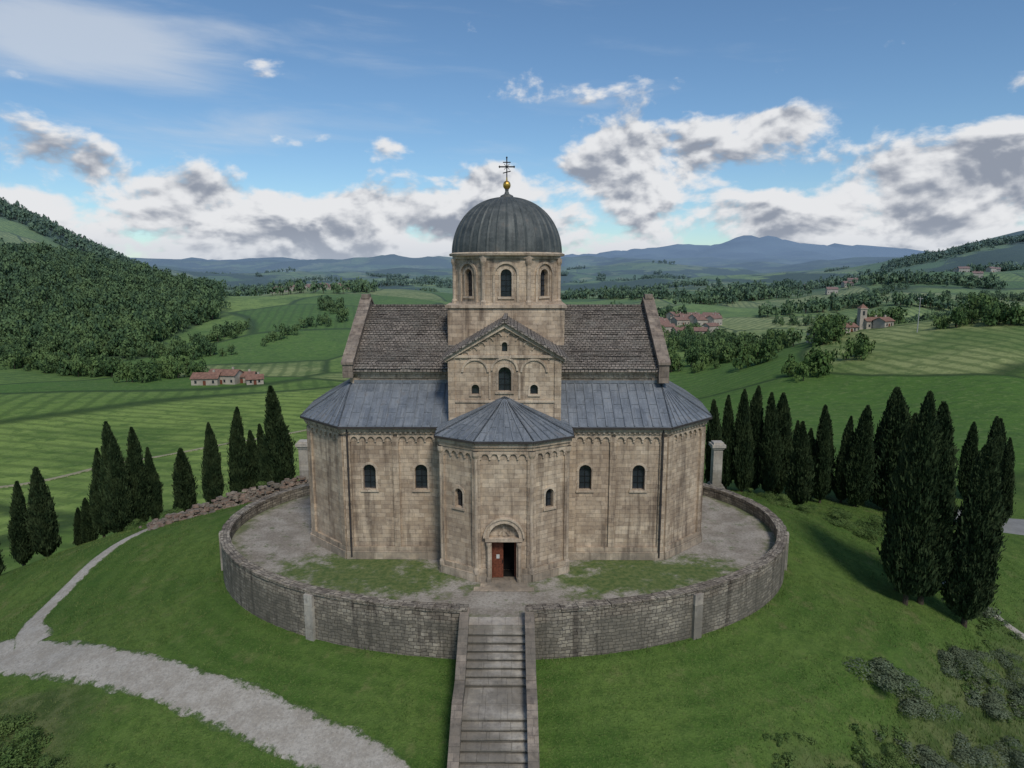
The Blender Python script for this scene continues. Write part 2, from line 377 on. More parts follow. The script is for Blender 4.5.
wf=((V[:,1]>405)&(V[:,1]<690)&(PXv<222)&~((PXv>150)&(V[:,1]<412+(PXv-150)*1.3+30)))|((V[:,1]>1050)&(V[:,1]<1500)&(PXv<150)&(fbm(V[:,0]/120,V[:,1]/120,3,7)>-.2))
a=me.attributes.new('wood','FLOAT','POINT'); a.data.foreach_set('value',wf.astype(np.float32))
addobj('grass_terrain',me)

# ------------------------------------------------------------------ paths
def mat_gravel(name,c1,c2):
    m,t,b=newmat(name); P=t.pos()
    n=t.noise(P,.8,5,.68); n2=t.noise(P,6,5,.8)
    col=t.mix(t.ramp(n,.35,.65),c1,c2); col=t.mix(t.ramp(n2,.47,.64,0,.7),col,tuple(x*.58 for x in c1)); col=t.mix(t.ramp(n2,.45,.32,0,.6),col,tuple(x*1.35 for x in c1))
    e=t.m('ADD',t.attr('edge'),t.m('MULTIPLY',t.m('SUBTRACT',t.noise(P,1.3,6,.8),.5),1.5))
    gr=t.mix(t.ramp(n2,.35,.62),(.095,.14,.036),(.05,.092,.022))
    col=t.mix(t.ramp(e,.74,.98),col,gr)
    t.set(b.inputs['Base Color'],col); b.inputs['Roughness'].default_value=.95; t.set(b.inputs['Normal'],t.bump(n2,.8,.08)); return m
GRAVEL=mat_gravel('gravel',(.44,.40,.34),(.34,.30,.245))
DIRT=mat_gravel('dirt_track',(.36,.31,.21),(.25,.235,.13))
ASPH=mat_plain('worn_asphalt',(.26,.255,.24),.9,0,.2,1)
def smooth_pts(P,k):
    P=[np.array(p,float) for p in P]; out=[]
    Q=[2*P[0]-P[1]]+P+[2*P[-1]-P[-2]]
    for i in range(1,len(Q)-2):
        for j in range(k): out.append(cr(Q[i-1],Q[i],Q[i+1],Q[i+2],j/k))
    out.append(P[-1]); return np.array(out)
def strip(name,pts,mat,lift,k=40,na=11,rag=.25,frq=.8,wide=1.2):
    S=smooth_pts(pts,k); xy=S[:,:2]; w=S[:,2]*wide; tg=np.gradient(xy,axis=0); tg/=np.linalg.norm(tg,axis=1)[:,None]; nr=np.stack([tg[:,1],-tg[:,0]],1)
    V=[];E=[]
    for j in range(na):
        a=-1+2*j/(na-1)
        ww=w*(1+rag*fbm(xy[:,0]*frq+30*(a>0),xy[:,1]*frq,4,2)) if abs(a)==1 else w
        V.append(xy+nr*(a*ww)[:,None]); E.append(np.full(len(S),abs(a)))
    V=np.stack(V,1); E=np.stack(E,1); z=Hh(V[...,0],V[...,1])+lift
    z[:,0]-=lift*1.1; z[:,-1]-=lift*1.1
    VV=np.concatenate([V,z[...,None]],2).reshape(-1,3); m_=len(S); ix=np.arange(m_*na).reshape(m_,na)
    F=np.stack([ix[:-1,:-1].ravel(),ix[:-1,1:].ravel(),ix[1:,1:].ravel(),ix[1:,:-1].ravel()],1)
    me=mesh_np(name,VV,F,[mat],True); a=me.attributes.new('edge','FLOAT','POINT'); a.data.foreach_set('value',E.ravel().astype(np.float32))
    return addobj(name,me),S
_,S1=strip('gravel_path',[(-60,47,1.5),(-45,45,1.5),(-35,42.8,1.55),(-25.5,38.6,1.25),(-17.6,35.0,1.2),(-11,31.6,1.2),(-6.4,29.0,1.15),(-3.2,25.6,1.1),(-1.5,22,1.1)],GRAVEL,.05)
_,S2=strip('footpath',[(-33,43.2,1.1),(-35.2,46.5,.7),(-35.6,50.5,.6),(-35.4,56,.55),(-33,61,.5),(-29.4,64,.5),(-24,64.5,.5)],GRAVEL,.055)
strip('dirt_track',[(-130,118,.8),(-101,135,.7),(-92,152,.7),(-80,168,.6),(-60,200,.6)],DIRT,.22)
strip('road',[(42,78,2.5),(48,71,2.7),(58,68,3),(72,70,3),(100,78,3)],ASPH,.12,rag=.03,wide=1)
strip('footpath',[(33,56,.45),(36.5,50,.45),(40,46.5,.45),(46,43,.45)],GRAVEL,.05)

# ------------------------------------------------------------------ courtyard + perimeter wall
def mat_court():
    m,t,b=newmat('courtyard_ground'); P=t.pos(); s=t.sep(P)
    n=t.noise(P,.5,6,.72); n2=t.noise(P,6,5,.8)
    col=t.mix(t.ramp(n,.36,.62),(.385,.345,.29),(.245,.21,.168)); col=t.mix(t.ramp(n2,.47,.66,0,.7),col,(.14,.122,.098)); col=t.mix(t.ramp(n2,.45,.3,0,.6),col,(.50,.46,.40))
    ax=t.m('ABSOLUTE',t.m('ADD',s[0],.5))
    e1=t.m('POWER',t.m('DIVIDE',t.m('SUBTRACT',ax,9.0),6.6),2); e2=t.m('POWER',t.m('DIVIDE',t.m('SUBTRACT',t.m('ADD',s[1],t.m('MULTIPLY',ax,-.10)),41.7),3.0),2)
    q=t.m('ADD',t.m('SUBTRACT',1.25,t.m('ADD',e1,e2)),t.m('MULTIPLY',t.m('SUBTRACT',t.noise(P,.5,7,.78),.5),6.0))
    fac=t.ramp(q,-.2,.9,0,.95)
    ex_=t.m('DIVIDE',t.m('ADD',s[0],.6),21.3); ey=t.m('DIVIDE',t.m('SUBTRACT',s[1],51.),15.)
    er=t.m('SQRT',t.m('ADD',t.m('MULTIPLY',ex_,ex_),t.m('MULTIPLY',ey,ey)))
    edge=t.ramp(t.m('ADD',er,t.m('MULTIPLY',t.m('SUBTRACT',n,.5),.25)),.92,.985,0,.7)
    fac=t.m('MAXIMUM',fac,edge)
    gr=t.mix(t.ramp(t.noise(P,3,4,.75),.35,.62),(.050,.098,.020),(.135,.165,.05))
    col=t.mix(fac,col,gr)
    wd=t.noise(P,.9,6,.78); col=t.mix(t.ramp(wd,.55,.64,0,.7),col,(.09,.12,.038))
    t.set(b.inputs['Base Color'],col); b.inputs['Roughness'].default_value=.95; t.set(b.inputs['Normal'],t.bump(n2,.7,.08)); return m
cb=MB(); NE=160
ell=lambda a,b,k:(ECX+a*math.cos(k),ECY+b*math.sin(k))
cb.poly([(*ell(EA-.3,EB-.3,2*math.pi*k/NE),0) for k in range(NE)])
cb.finish('courtyard_ground',[mat_court()])
SXC=-.85; SW=1.62
wallp=empty('perimeter_stone_wall')
w=MB(); cp=MB()
ga=math.acos(max(-1,min(1,(SXC-SW-.02-ECX)/(EA-.3)))); gb=math.acos((SXC+SW+.02-ECX)/(EA-.3))
aL=-ga; aR=-gb
angs=np.linspace(aR,aL+2*math.pi,240)
def wallseg(mb,angs,t0,t1,z0f,z1f,mat=0,S=0):
    for i in range(len(angs)-1):
        a0,a1=angs[i],angs[i+1]
        o0=ell(EA+t1,EB+t1,a0);o1=ell(EA+t1,EB+t1,a1);i0=ell(EA+t0,EB+t0,a0);i1=ell(EA+t0,EB+t0,a1)
        L=math.dist(o0,o1); u0,u1=S,S+L; S+=L; zt0,zt1=z1f(a0),z1f(a1); zb0,zb1=z0f(a0),z0f(a1)
        mb.poly([(*o0,zb0),(*o1,zb1),(*o1,zt1),(*o0,zt0)],mat,[(u0,zb0),(u1,zb1),(u1,zt1),(u0,zt0)])
        mb.poly([(*i1,zb1),(*i0,zb0),(*i0,zt0),(*i1,zt1)],mat,[(u1,zb1),(u0,zb0),(u0,zt0),(u1,zt1)])
        mb.poly([(*o0,zt0),(*o1,zt1),(*i1,zt1),(*i0,zt0)],mat,[(u0,0),(u1,0),(u1,t1-t0),(u0,t1-t0)])
        mb.poly([(*o1,zb1),(*o0,zb0),(*i0,zb0),(*i1,zb1)],mat,[(u1,0),(u0,0),(u0,t1-t0),(u1,t1-t0)])
        if i==0: mb.poly([(*i0,zb0),(*o0,zb0),(*o0,zt0),(*i0,zt0)],mat)
        if i==len(angs)-2: mb.poly([(*o1,zb1),(*i1,zb1),(*i1,zt1),(*o1,zt1)],mat)
wallseg(w,angs,-.58,0,lambda a:-4.2,lambda a:.78)
w.finish('wall_body',[STONE3],wallp)
tot=angs[-1]-angs[0]; ncop=130
for i in range(ncop):
    a0=angs[0]+tot*i/ncop+.0005; a1=angs[0]+tot*(i+1)/ncop-random.uniform(.0006,.0022)
    j=random.uniform(-.03,.03); top=.92+random.uniform(-.022,.022)
    wallseg(cp,[a0,(a0+a1)/2,a1],-.63+j,.06+random.uniform(-.03,.03),lambda a:.745,lambda a:top,0,random.uniform(0,50))
cp.finish('wall_coping',[STONE3],wallp)
bt=MB()
for ang in (-2.145,-.985,-2.95,-.2):
    c=ell(EA,EB,ang); nx,ny=math.cos(ang)/EA,math.sin(ang)/EB; l=math.hypot(nx,ny); nx/=l;ny/=l
    tx,ty=-ny,nx; F_=Fr((c[0]-tx*.3,c[1]-ty*.3),(c[0]+tx*.3,c[1]+ty*.3))
    bt.box(F_,0,.6,-4.2,.7,-.1,.22); 
bt.finish('wall_buttresses',[STONE4],wallp)

# ------------------------------------------------------------------ stairs
st=empty('stone_staircase'); s=MB()
y=35.95; z=0.0
def stepbox(y0,y1,z1):
    j=random.uniform(-.012,.012)
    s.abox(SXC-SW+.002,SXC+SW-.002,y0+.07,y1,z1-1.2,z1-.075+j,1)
    cuts=[-SW+.003,-SW/3+random.uniform(-.3,.3),SW/3+random.uniform(-.3,.3),SW-.003]
    for a_,b_ in zip(cuts[:-1],cuts[1:]): s.abox(SXC+a_+.006,SXC+b_-.006,y0-random.uniform(0,.03),y1+.03,z1-.075+j,z1+j+random.uniform(-.012,.012),0)
s.abox(SXC-SW,SXC+SW,y+.04,36.9,-1.0,.02)
for i in range(8):
    z-=.225; y-=.45; stepbox(y,y+.46,z)
yl=y-2.0
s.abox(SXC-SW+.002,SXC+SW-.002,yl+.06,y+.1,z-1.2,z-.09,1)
for a_,b_ in ((-SW+.005,-.5),(-.49,.62),(.63,SW-.005)):
    for q in range(2): s.abox(SXC+a_,SXC+b_,yl+q*1.0+.005,yl+q*1.0+.99,z-.09,z-.002+random.uniform(-.01,.004),0)
y=yl
for i in range(15):
    z-=.225; y-=.45; stepbox(y,y+.46,z)
s.finish('steps',[STONE4,RISER_SHADE],st)
pw=MB(); pc=MB()
pr=[(36.35,.80),(35.9,.62),(32.3,-1.15),(30.4,-1.2),(24.0,-4.4)]
for sx0,sx1 in((SXC-SW-.45,SXC-SW),(SXC+SW,SXC+SW+.45)):
    for (ya,za),(yb,zb_) in zip(pr[:-1],pr[1:]):
        F_=Fr((sx1,yb),(sx1,ya)); L=ya-yb
        pw.prism(F_,[(0,-7),(L,-7),(L,za),(0,zb_)],-(sx1-sx0),0)
        nn=max(1,int(L/.8))
        for q in range(nn):
            u0=L*q/nn+.008; u1=L*(q+1)/nn-.008; zz=lambda u:zb_+(za-zb_)*u/L; h=.13+random.uniform(-.02,.03)
            pc.prism(F_,[(u0,zz(u0)-.01),(u1,zz(u1)-.01),(u1,zz(u1)+h),(u0,zz(u0)+h)],-(sx1-sx0)-.04,.04)
pw.finish('side_walls',[STONE3],st); pc.finish('side_wall_coping',[PARAPET],st)

# ------------------------------------------------------------------ church
CH=empty('stone_church',(-.4,54.6,0),R(-.5))
LP=[(-11,-9.5),(11,-9.5),(14.3,-6.4),(14.9,-1.5),(14.9,4),(13,8.5),(-13,8.5),(-14.9,4),(-14.9,-1.5),(-14.3,-6.4)]
ZE=9.55
lb=MB(); lb.vprism(LP,-.5,ZE); cut=MB(); tr=MB(); gl=MB()
tr_mats=[STONE2,STONE,IRON]
def window(F,uc,w_,z0,zs,depth=.34,trim=.12):
    cut.prism(F,archpoly(uc,w_,z0,zs),-depth,.4)
    gl.prism(F,archpoly(uc,w_+.02,z0-.01,zs),-depth-.05,-depth+.03,0)
    gl.box(F,uc-.02,uc+.02,z0,zs+w_/2-.03,-depth+.035,-depth+.07,1)
    nb=max(2,int((zs-z0)/.35))
    for q in range(1,nb+1): gl.box(F,uc-w_/2,uc+w_/2,z0+(zs-z0)*q/nb-.015,z0+(zs-z0)*q/nb+.015,-depth+.037,-depth+.065,1)
    tr.ring(F,uc,zs,w_/2+.02,w_/2+.02+trim*1.5,0.0,.05,0,10)
    tr.box(F,uc-w_/2-.02-trim,uc-w_/2-.02,z0-.02,zs,0,.035,0); tr.box(F,uc+w_/2+.02,uc+w_/2+.02+trim,z0-.02,zs,0,.035,0)
    tr.box(F,uc-w_/2-.2,uc+w_/2+.2,z0-.16,z0-.02,0,.10,0)
FF=Fr(LP[0],LP[1])
for x in(-9.3,-5.75,5.5,9.15): window(FF,x+11,.84,5.0,6.35)
FR=Fr(LP[1],LP[2]); FL=Fr(LP[9],LP[0]); FSR=Fr(LP[2],LP[3]); FSL=Fr(LP[8],LP[9])
o=lb.finish('aisle_walls',[STONE],CH); boolean(o,cut)
def pil(F,u,w_=.42,z0=.9,z1=8.75,o_=.16): tr.box(F,u-w_/2,u+w_/2,z0,z1,0,o_,1)
for x in(-7.45,-4.6,4.6,7.35): pil(FF,x+11)
pil(FF,.24,.46);pil(FF,21.76,.46)
for F in(FR,FL): pil(F,.25,.46); pil(F,F.L-.25,.46)
for F in(FSR,FSL): pil(F,.25,.46); pil(F,F.L-.25,.46)
segs=[(FF,.47,3.34),(FF,3.76,6.19),(FF,15.81,18.14),(FF,18.56,21.53),(FR,.48,FR.L-.48),(FL,.48,FL.L-.48),(FSR,.48,FSR.L-.48),(FSL,.48,FSL.L-.48)]
for F,u0,u1 in segs:
    n_=max(3,round((u1-u0)/.62)); tr.arcade(F,u0,u1,n_,8.95,8.55,0,.14,0)
for i,(a_,b_) in enumerate(zip(LP,LP[1:]+LP[:1])):
    F=Fr(a_,b_)
    tr.box(F,-.05,F.L+.05,8.95,9.15,0,.20,1); tr.box(F,-.07,F.L+.07,9.15,9.36,0,.30,0)
    tr.box(F,-.03,F.L+.03,-.3,.55,0,.26,0); tr.box(F,-.02,F.L+.02,.55,.9,0,.18,1)
    nd=int(F.L/.34)
    for q in range(nd): 
        u=(q+.5)*F.L/nd; tr.box(F,u-.07,u+.07,9.02,9.149,.2,.28,0)
AP=[(-4.1,-9.45),(-4.1,-11.6),(-1.75,-13.0),(1.75,-13.0),(4.1,-11.6),(4.1,-9.45)]
ab=MB(); ab.vprism(AP,-.5,9.4); cut=MB()
FA=[Fr(AP[i],AP[i+1]) for i in range(5)]
window(FA[1],FA[1].L/2,.58,4.75,5.7); window(FA[3],FA[3].L/2,.58,4.75,5.7)
FD=FA[2]; dc=1.75
cut.box(FD,dc-.8,dc+.8,.05,2.75,-1.6,.4)
lun=archpoly(dc,1.9,2.95,3.02); cut.prism(FD,lun,-.22,.4)
o=ab.finish('apse_walls',[STONE],CH); boolean(o,cut)
for i,F in enumerate(FA):
    if i in(1,2,3):
        tr.box(F,.0,.26,.9,8.4,0,.14,1); tr.box(F,F.L-.26,F.L,.9,8.4,0,.14,1)
        n_=5 if i==2 else 4; tr.arcade(F,.28,F.L-.28,n_,8.75,8.3,0,.13,0)
    tr.box(F,-.04,F.L+.04,8.75,8.98,0,.19,1); tr.box(F,-.06,F.L+.06,8.98,9.25,0,.28,0)
    if i==2:
        for u0,u1 in((-.03,dc-1.12),(dc+1.12,F.L+.03)): tr.box(F,u0,u1,-.3,.55,0,.24,0); tr.box(F,u0,u1,.55,.9,0,.16,1)
    else: tr.box(F,-.03,F.L+.03,-.3,.55,0,.24,0); tr.box(F,-.02,F.L+.02,.55,.9,0,.16,1)
for p in AP[1:5]: tr.lathe(p[0]*1.0,p[1]-.02,[(.24,.5),(.24,.8),(.15,.95),(.15,8.2),(.24,8.4),(.26,8.7)],14,0)
tr.box(FD,dc-1.12,dc-.8,0,2.75,0,.20,0); tr.box(FD,dc+.8,dc+1.12,0,2.75,0,.20,0)
tr.box(FD,dc-1.2,dc+1.2,2.752,2.97,0,.27,0)
tr.ring(FD,dc,3.02,.96,1.22,0,.22,0,16); tr.ring(FD,dc,3.02,1.222,1.34,0,.30,0,16)
tr.box(FD,dc-1.34,dc-.96,2.972,3.02,0,.25,0); tr.box(FD,dc+.96,dc+1.34,2.972,3.02,0,.25,0)
for sgn in(-1,1): tr.lathe(*(FD.pt(dc+sgn*.98,0,.27)[:2]),[(.17,0),(.17,.3),(.10,.4),(.10,2.35),(.17,2.6),(.17,2.75)],12,0)
tr.box(FD,dc-1.5,dc+1.5,-.2,.045,.0,.9,0); tr.box(FD,dc-1.9,dc+1.9,-.2,.02,.9,1.5,0)
dr=MB()
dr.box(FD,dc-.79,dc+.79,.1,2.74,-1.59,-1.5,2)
dr.box(FD,dc-.79,dc-.74,.06,2.74,-.46,-.30,0); dr.box(FD,dc+.74,dc+.79,.06,2.74,-.46,-.30,0); dr.box(FD,dc-.739,dc+.739,2.62,2.74,-.46,-.30,0)
dr.box(FD,dc-.735,dc-.06,.07,2.61,-.42,-.34,0)
for zz in((.25,.9),(1.0,1.7),(1.8,2.5)):
    dr.box(FD,dc-.66,dc-.44,zz[0],zz[1],-.338,-.31,0); dr.box(FD,dc-.36,dc-.14,zz[0],zz[1],-.338,-.31,0)
dr.box(FD,dc-.50,dc-.30,1.40,1.68,-.308,-.295,3)
dr.box(FD,dc+.66,dc+.735,.07,2.61,-1.15,-.47,0)
dr.box(FD,dc-.12,dc-.08,1.1,1.3,-.335,-.25,1)
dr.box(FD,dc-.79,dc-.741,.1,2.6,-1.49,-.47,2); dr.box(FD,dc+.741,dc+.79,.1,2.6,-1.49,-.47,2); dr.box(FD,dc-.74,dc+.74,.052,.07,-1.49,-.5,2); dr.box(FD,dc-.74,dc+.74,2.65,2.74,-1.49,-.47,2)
dr.finish('entrance_door',[WOOD,IRON,DARK,NOTICE],CH)
tr.ring(FD,dc,3.05,.25,.36,-.22,-.14,0,10); tr.box(FD,dc-.09,dc+.09,3.0,3.7,-.22,-.15,0)

FN=Fr((11.2,-6.1),(11.2,6.1)); nv=MB()
nv.prism(FN,[(0,8.5),(12.2,8.5),(12.2,13.0),(6.1,16.75),(0,13.0)],-22.4,0)
nv.finish('clerestory_walls',[STONE],CH)
NF=Fr((-11.2,-6.1),(11.2,-6.1)); tr.box(NF,.0,22.4,12.55,12.8,0,.22,0); tr.box(NF,.5,21.9,12.25,12.55,0,.10,0)
tr.box(NF,.0,.7,11,12.25,0,.12,1); tr.box(NF,21.7,22.4,11,12.25,0,.12,1)
for q in range(59):
    u=.6+q*.36; tr.box(NF,u,u+.15,12.36,12.549,.1,.19,0)
rf=MB()
zr=17.05; ze=12.98
rf.slab([(-10.85,-6.65,ze),(10.85,-6.65,ze),(10.85,0,zr),(-10.85,0,zr)],.22,0)
rf.slab([(10.85,6.65,ze),(-10.85,6.65,ze),(-10.85,0,zr),(10.85,0,zr)],.22,0)
for q in range(27):
    t0=q/27; ya=-6.66+6.6*t0; za=ze+(zr-ze)*(ya+6.65)/6.65; xx=-10.83
    while xx<10.8:
        w_=random.uniform(.4,1.4); e_=min(xx+w_,10.83); dz=random.uniform(-.02,.04)
        rf.bar((xx,ya+random.uniform(-.04,.04),za+.015+dz),(e_-.02,ya+random.uniform(-.04,.04),za+.015+dz),.10,.06,0); xx=e_+.001
xx=-10.7
while xx<10.7:
    w_=random.uniform(.3,.5); rf.bar((xx,0,zr+.05),(xx+w_-.03,0,zr+.05+random.uniform(-.015,.015)),.32,.16,0); xx+=w_
rf.finish('nave_roof',[TILE],CH)
pp=MB()
for sx in(-1,1):
    F=FN if sx>0 else Fr((-11.2,6.1),(-11.2,-6.1))
    for fl in(0,1):
        P_=[(-.75,12.35),(6.1,16.6),(6.1,17.6),(-.75,13.35)]
        if fl: P_=[(12.2-u,z_) for u,z_ in reversed(P_)]
        pp.prism(F,P_,-.36,.36,0)
        for q in range(9):
            ua=-.85+6.95*q/9; ub=-.85+6.95*(q+1)/9-.02; zz=lambda u:13.3+(17.602-13.3)*(u+.85)/6.95; hh=.17+random.uniform(-.015,.02)
            P2=[(ua,zz(ua)),(ub,zz(ub)),(ub,zz(ub)+hh),(ua,zz(ua)+hh)]
            if fl: P2=[(12.2-u,z_) for u,z_ in reversed(P2)]
            pp.prism(F,P2,-.43,.43,1)
    pp.box(F,-.82,0.3,12.0,12.349,-.36,.36,0)
    pp.box(F,5.75,6.45,17.65,18.0,-.3,.3,0)
pp.finish('gable_parapets',[PARAPET,PARAPET],CH)
def off(poly,d):
    out=[];n_=len(poly)
    for i in range(n_):
        a,b,c=Vector(poly[i-1]),Vector(poly[i]),Vector(poly[(i+1)%n_]); e1=(b-a).normalized();e2=(c-b).normalized()
        n1=Vector((e1.y,-e1.x));n2=Vector((e2.y,-e2.x)); k_=(n1+n2).normalized(); out.append(tuple(b+k_*(d/max(.3,k_.dot(n1)))))
    return out
EO=off(LP,.48)
TP=[(-11.15,-6.08),(11.15,-6.08),(11.15,-6.08),(11.15,-2),(11.15,3),(11.15,6.08),(-11.15,6.08),(-11.15,3),(-11.15,-2),(-11.15,-6.08)]
ZT=11.95
lr=MB()
def facet(mb,A,B,D,C,th,mat,step=.62,sw=.07,sh=.10):
    tri=(Vector(C)-Vector(D)).length<=.01
    pts=[A,B,C,D] if not tri else [A,B,C]
    mb.slab(pts,th,mat); L=(Vector(B)-Vector(A)).length; k_=max(1,round(L/step)); up=Vector((0,0,.03))
    for q in range(k_+1):
        t_=q/k_; p=Vector(A).lerp(Vector(B),t_); r_=Vector(D).lerp(Vector(C),t_)
        if tri and q not in(0,k_): r_=p.lerp(r_,.93)
        mb.bar(p+up,r_+up,sw,sh,mat)
        if q<k_:
            for lt in (.3,.62) if q%2 else (.18,.48,.8):
                a2=Vector(A).lerp(Vector(B),(q+.06)/k_); b2=Vector(A).lerp(Vector(B),(q+.94)/k_); a3=Vector(D).lerp(Vector(C),(q+.06)/k_); b3=Vector(D).lerp(Vector(C),(q+.94)/k_)
                mb.bar(a2.lerp(a3,lt)+up*.4,b2.lerp(b3,lt)+up*.4,.06,.03,mat)
E3=[(p[0],p[1],ZE) for p in EO]; T3=[(p[0],p[1],ZT) for p in TP]
for i in range(10):
    j=(i+1)%10; facet(lr,E3[i],E3[j],T3[i],T3[j],.10,0)
for i in range(10):
    j=(i+1)%10; a_=Vector(E3[i])+Vector((0,0,-.10)); b_=Vector(E3[j])+Vector((0,0,-.10)); lr.bar(a_,b_,.14,.13,1)
AO=off([(-4.1,-9.9)]+AP[1:5]+[(4.1,-9.9)],.38); AO[0]=(-4.48,-9.6);AO[5]=(4.48,-9.6)
AE=[(p[0],p[1],9.42) for p in AO]; apx=(0,-9.93,11.55)
for i in range(5):
    A,B=AE[i],AE[i+1]
    if i==0: A=(A[0],A[1],9.62)
    if i==4: B=(B[0],B[1],9.62)
    facet(lr,A,B,apx,apx,.10,0,.58)
    a_=Vector(A)+Vector((0,0,-.10)); b_=Vector(B)+Vector((0,0,-.10)); lr.bar(a_,b_,.14,.13,1)
lr.finish('lead_roofs',[LEAD,PIPE],CH)
fl=MB(); fl.box(NF,.3,22.1,11.88,12.1,.125,.17,0); fl.finish('lead_flashing',[LEAD],CH)
bay=MB(); FB=Fr((-3.75,-9.9),(3.75,-9.9)); cut=MB()
bay.prism(FB,[(0,9.0),(7.5,9.0),(7.5,14.35),(3.75,16.5),(0,14.35)],-8,0)
window(FB,3.75,.84,11.95,13.15)
for x in(-1.95,1.95):
    cut.prism(FB,archpoly(3.75+x,.5,11.75,12.15),-.25,.4); gl.prism(FB,archpoly(3.75+x,.52,11.74,12.15),-.3,-.22,0)
    tr.ring(FB,3.75+x,12.15,.26,.38,0,.045,0,10); tr.box(FB,3.75+x-.4,3.75+x+.4,11.62,11.74,0,.09,0); tr.box(FB,3.75+x-.4,3.75+x-.26,11.74,12.15,0,.035,0);tr.box(FB,3.75+x+.26,3.75+x+.4,11.74,12.15,0,.035,0)
cut.prism(FB,archpoly(3.75,.36,14.6,15.05),-.22,.4); gl.prism(FB,archpoly(3.75,.38,14.59,15.05),-.26,-.2,0)
tr.ring(FB,3.75,15.05,.19,.3,0,.05,0,10)
o=bay.finish('transept_bay_walls',[STONE],CH); boolean(o,cut)
for x in(-1.95,0,1.95):
    tr.ring(FB,3.75+x,13.25 if x else 13.35,.78,.92,0,.10,0,14)
for u in(.22,7.28): tr.box(FB,u-.22,u+.22,9.8,14.0,0,.10,1)
for x in(-.98,.98): tr.box(FB,3.75+x-.07,3.75+x+.07,11.45,13.2,0,.07,0)
tr.box(FB,.45,7.05,11.2,11.35,0,.09,0)
tr.box(FB,0,3.4,14.2,14.38,0,.14,0); tr.box(FB,4.1,7.5,14.2,14.38,0,.14,0); tr.box(FB,3.401,4.099,14.2,14.34,0,.12,0)
sl=(16.5-14.35)/3.75
for q in range(6):
    for sgn in(-1,1):
        u=3.75+sgn*(.42+q*.54); zc=16.5-sl*abs(u-3.75)-.62
        tr.ring(FB,u,zc,.17,.25,0,.08,0,8)
for sgn in(-1,1):
    a0=(3.75,16.5);a1=(3.75+sgn*3.95,16.5-sl*3.95)
    P_=[(a1[0],a1[1]-.32),(a0[0],a0[1]-.32),(a0[0],a0[1]-.02),(a1[0],a1[1]-.02)]
    if sgn>0: P_=P_[::-1]
    tr.prism(FB,P_,0.002,.22,0)
for sgn,F in((1,Fr((3.75,-9.9),(3.75,-6))),(-1,Fr((-3.75,-6),(-3.75,-9.9)))):
    tr.box(F,0,F.L,13.85,14.15,0,.16,0)
br_=MB()
for sgn in(-1,1):
    e0=(sgn*4.2,-10.32,16.56-sl*4.2);e1=(sgn*4.2,-3,16.56-sl*4.2);r0=(0,-10.32,16.66);r1=(0,-3,16.66)
    br_.slab([e0,r0,r1,e1] if sgn<0 else [r0,e0,e1,r1],.14,0)
    for q in range(16):
        t_=q/16; br_.bar((sgn*4.2*(1-t_),-10.3,16.56-sl*4.2+(.1+sl*4.2)*t_+.01),(sgn*4.2*(1-t_),-3,16.56-sl*4.2+(.1+sl*4.2)*t_+.01),.05,.05,0)
br_.bar((0,-10.33,16.7),(0,-3,16.7),.28,.14,0)
br_.finish('bay_roof',[TILE],CH)
db=MB(); db.abox(-4.3,4.3,-4.3,4.3,12.5,17.15,0); db.abox(-4.45,4.45,-4.45,4.45,17.15,17.36,1); db.finish('drum_base',[STONE,STONE2],CH)
RO=4.32; OC=[(RO*math.cos(R(22.5+45*k_)),RO*math.sin(R(22.5+45*k_))) for k_ in range(8)]
dm=MB(); dm.vprism(OC,17.3,20.95); cut=MB()
for k_ in range(8):
    F=Fr(OC[k_],OC[(k_+1)%8]); c=F.L/2
    window(F,c,.80,17.95,19.55,.35,.1)
    tr.ring(F,c,19.55,.80,.98,0,.13,0,14); tr.box(F,c-.98,c-.80,17.36,19.55,0,.11,0); tr.box(F,c+.80,c+.98,17.36,19.55,0,.11,0)
    tr.box(F,-.05,F.L+.05,20.72,20.95,0,.14,0)
    tr.lathe(OC[k_][0],OC[k_][1],[(.24,17.36),(.24,17.6),(.16,17.7),(.16,20.2),(.25,20.45),(.25,20.72)],12,0)
    tr.box(F,-.03,F.L+.03,17.36,17.55,0,.10,0)
o=dm.finish('drum_walls',[STONE],CH); boolean(o,cut)
gl.finish('window_glass',[GLASS,IRON,DARK],CH)
tr.finish('stone_trim',tr_mats,CH)
d=MB()
d.lathe(0,0,[(4.0,20.9),(4.5,20.95),(4.53,21.1),(4.3,21.2)],96,1)
dp=[]
for q in range(25):
    a_=R(90*q/24); dp.append((max(.02,4.25*math.cos(a_)**.94),21.16+4.3*math.sin(a_)))
d.lathe(0,0,dp,216,0,36,.08)
o=d.finish('dome',[DOME,STONE2],CH,False)
fn=MB()
fn.lathe(0,0,[(.55,25.35),(.5,25.55),(.2,25.7),(.13,25.9),(.16,26.1)],20,2)
fn.lathe(0,0,[(.02,26.0)]+[(.30*math.sin(math.pi*q/12),26.35-.34*math.cos(math.pi*q/12)) for q in range(1,12)]+[(.06,26.7),(.05,26.95)],20,0)
fn.bar((0,0,26.9),(0,0,28.35),.085,.085,1)
fn.bar((-.55,0,27.72),(.55,0,27.72),.09,.09,1); fn.bar((-.3,0,28.05),(.3,0,28.05),.07,.07,1); fn.bar((-.3,0,27.25),(.3,0,27.4),.07,.07,1)
for sx in(-1,1): fn.lathe(sx*.56,0,[(.01,27.62),(.09,27.72),(.01,27.82)],8,1)
fn.lathe(0,0,[(.01,28.3),(.08,28.4),(.01,28.5)],8,1)
for k_ in range(4):
    a_=k_*math.pi/2+math.pi/4; fn.bar((0,0,27.72),(.28*math.cos(a_),0,27.72+.28*math.sin(a_)),.04,.04,1)
fn.finish('dome_cross',[GOLD,IRON,DOME],CH)
dpm=MB()
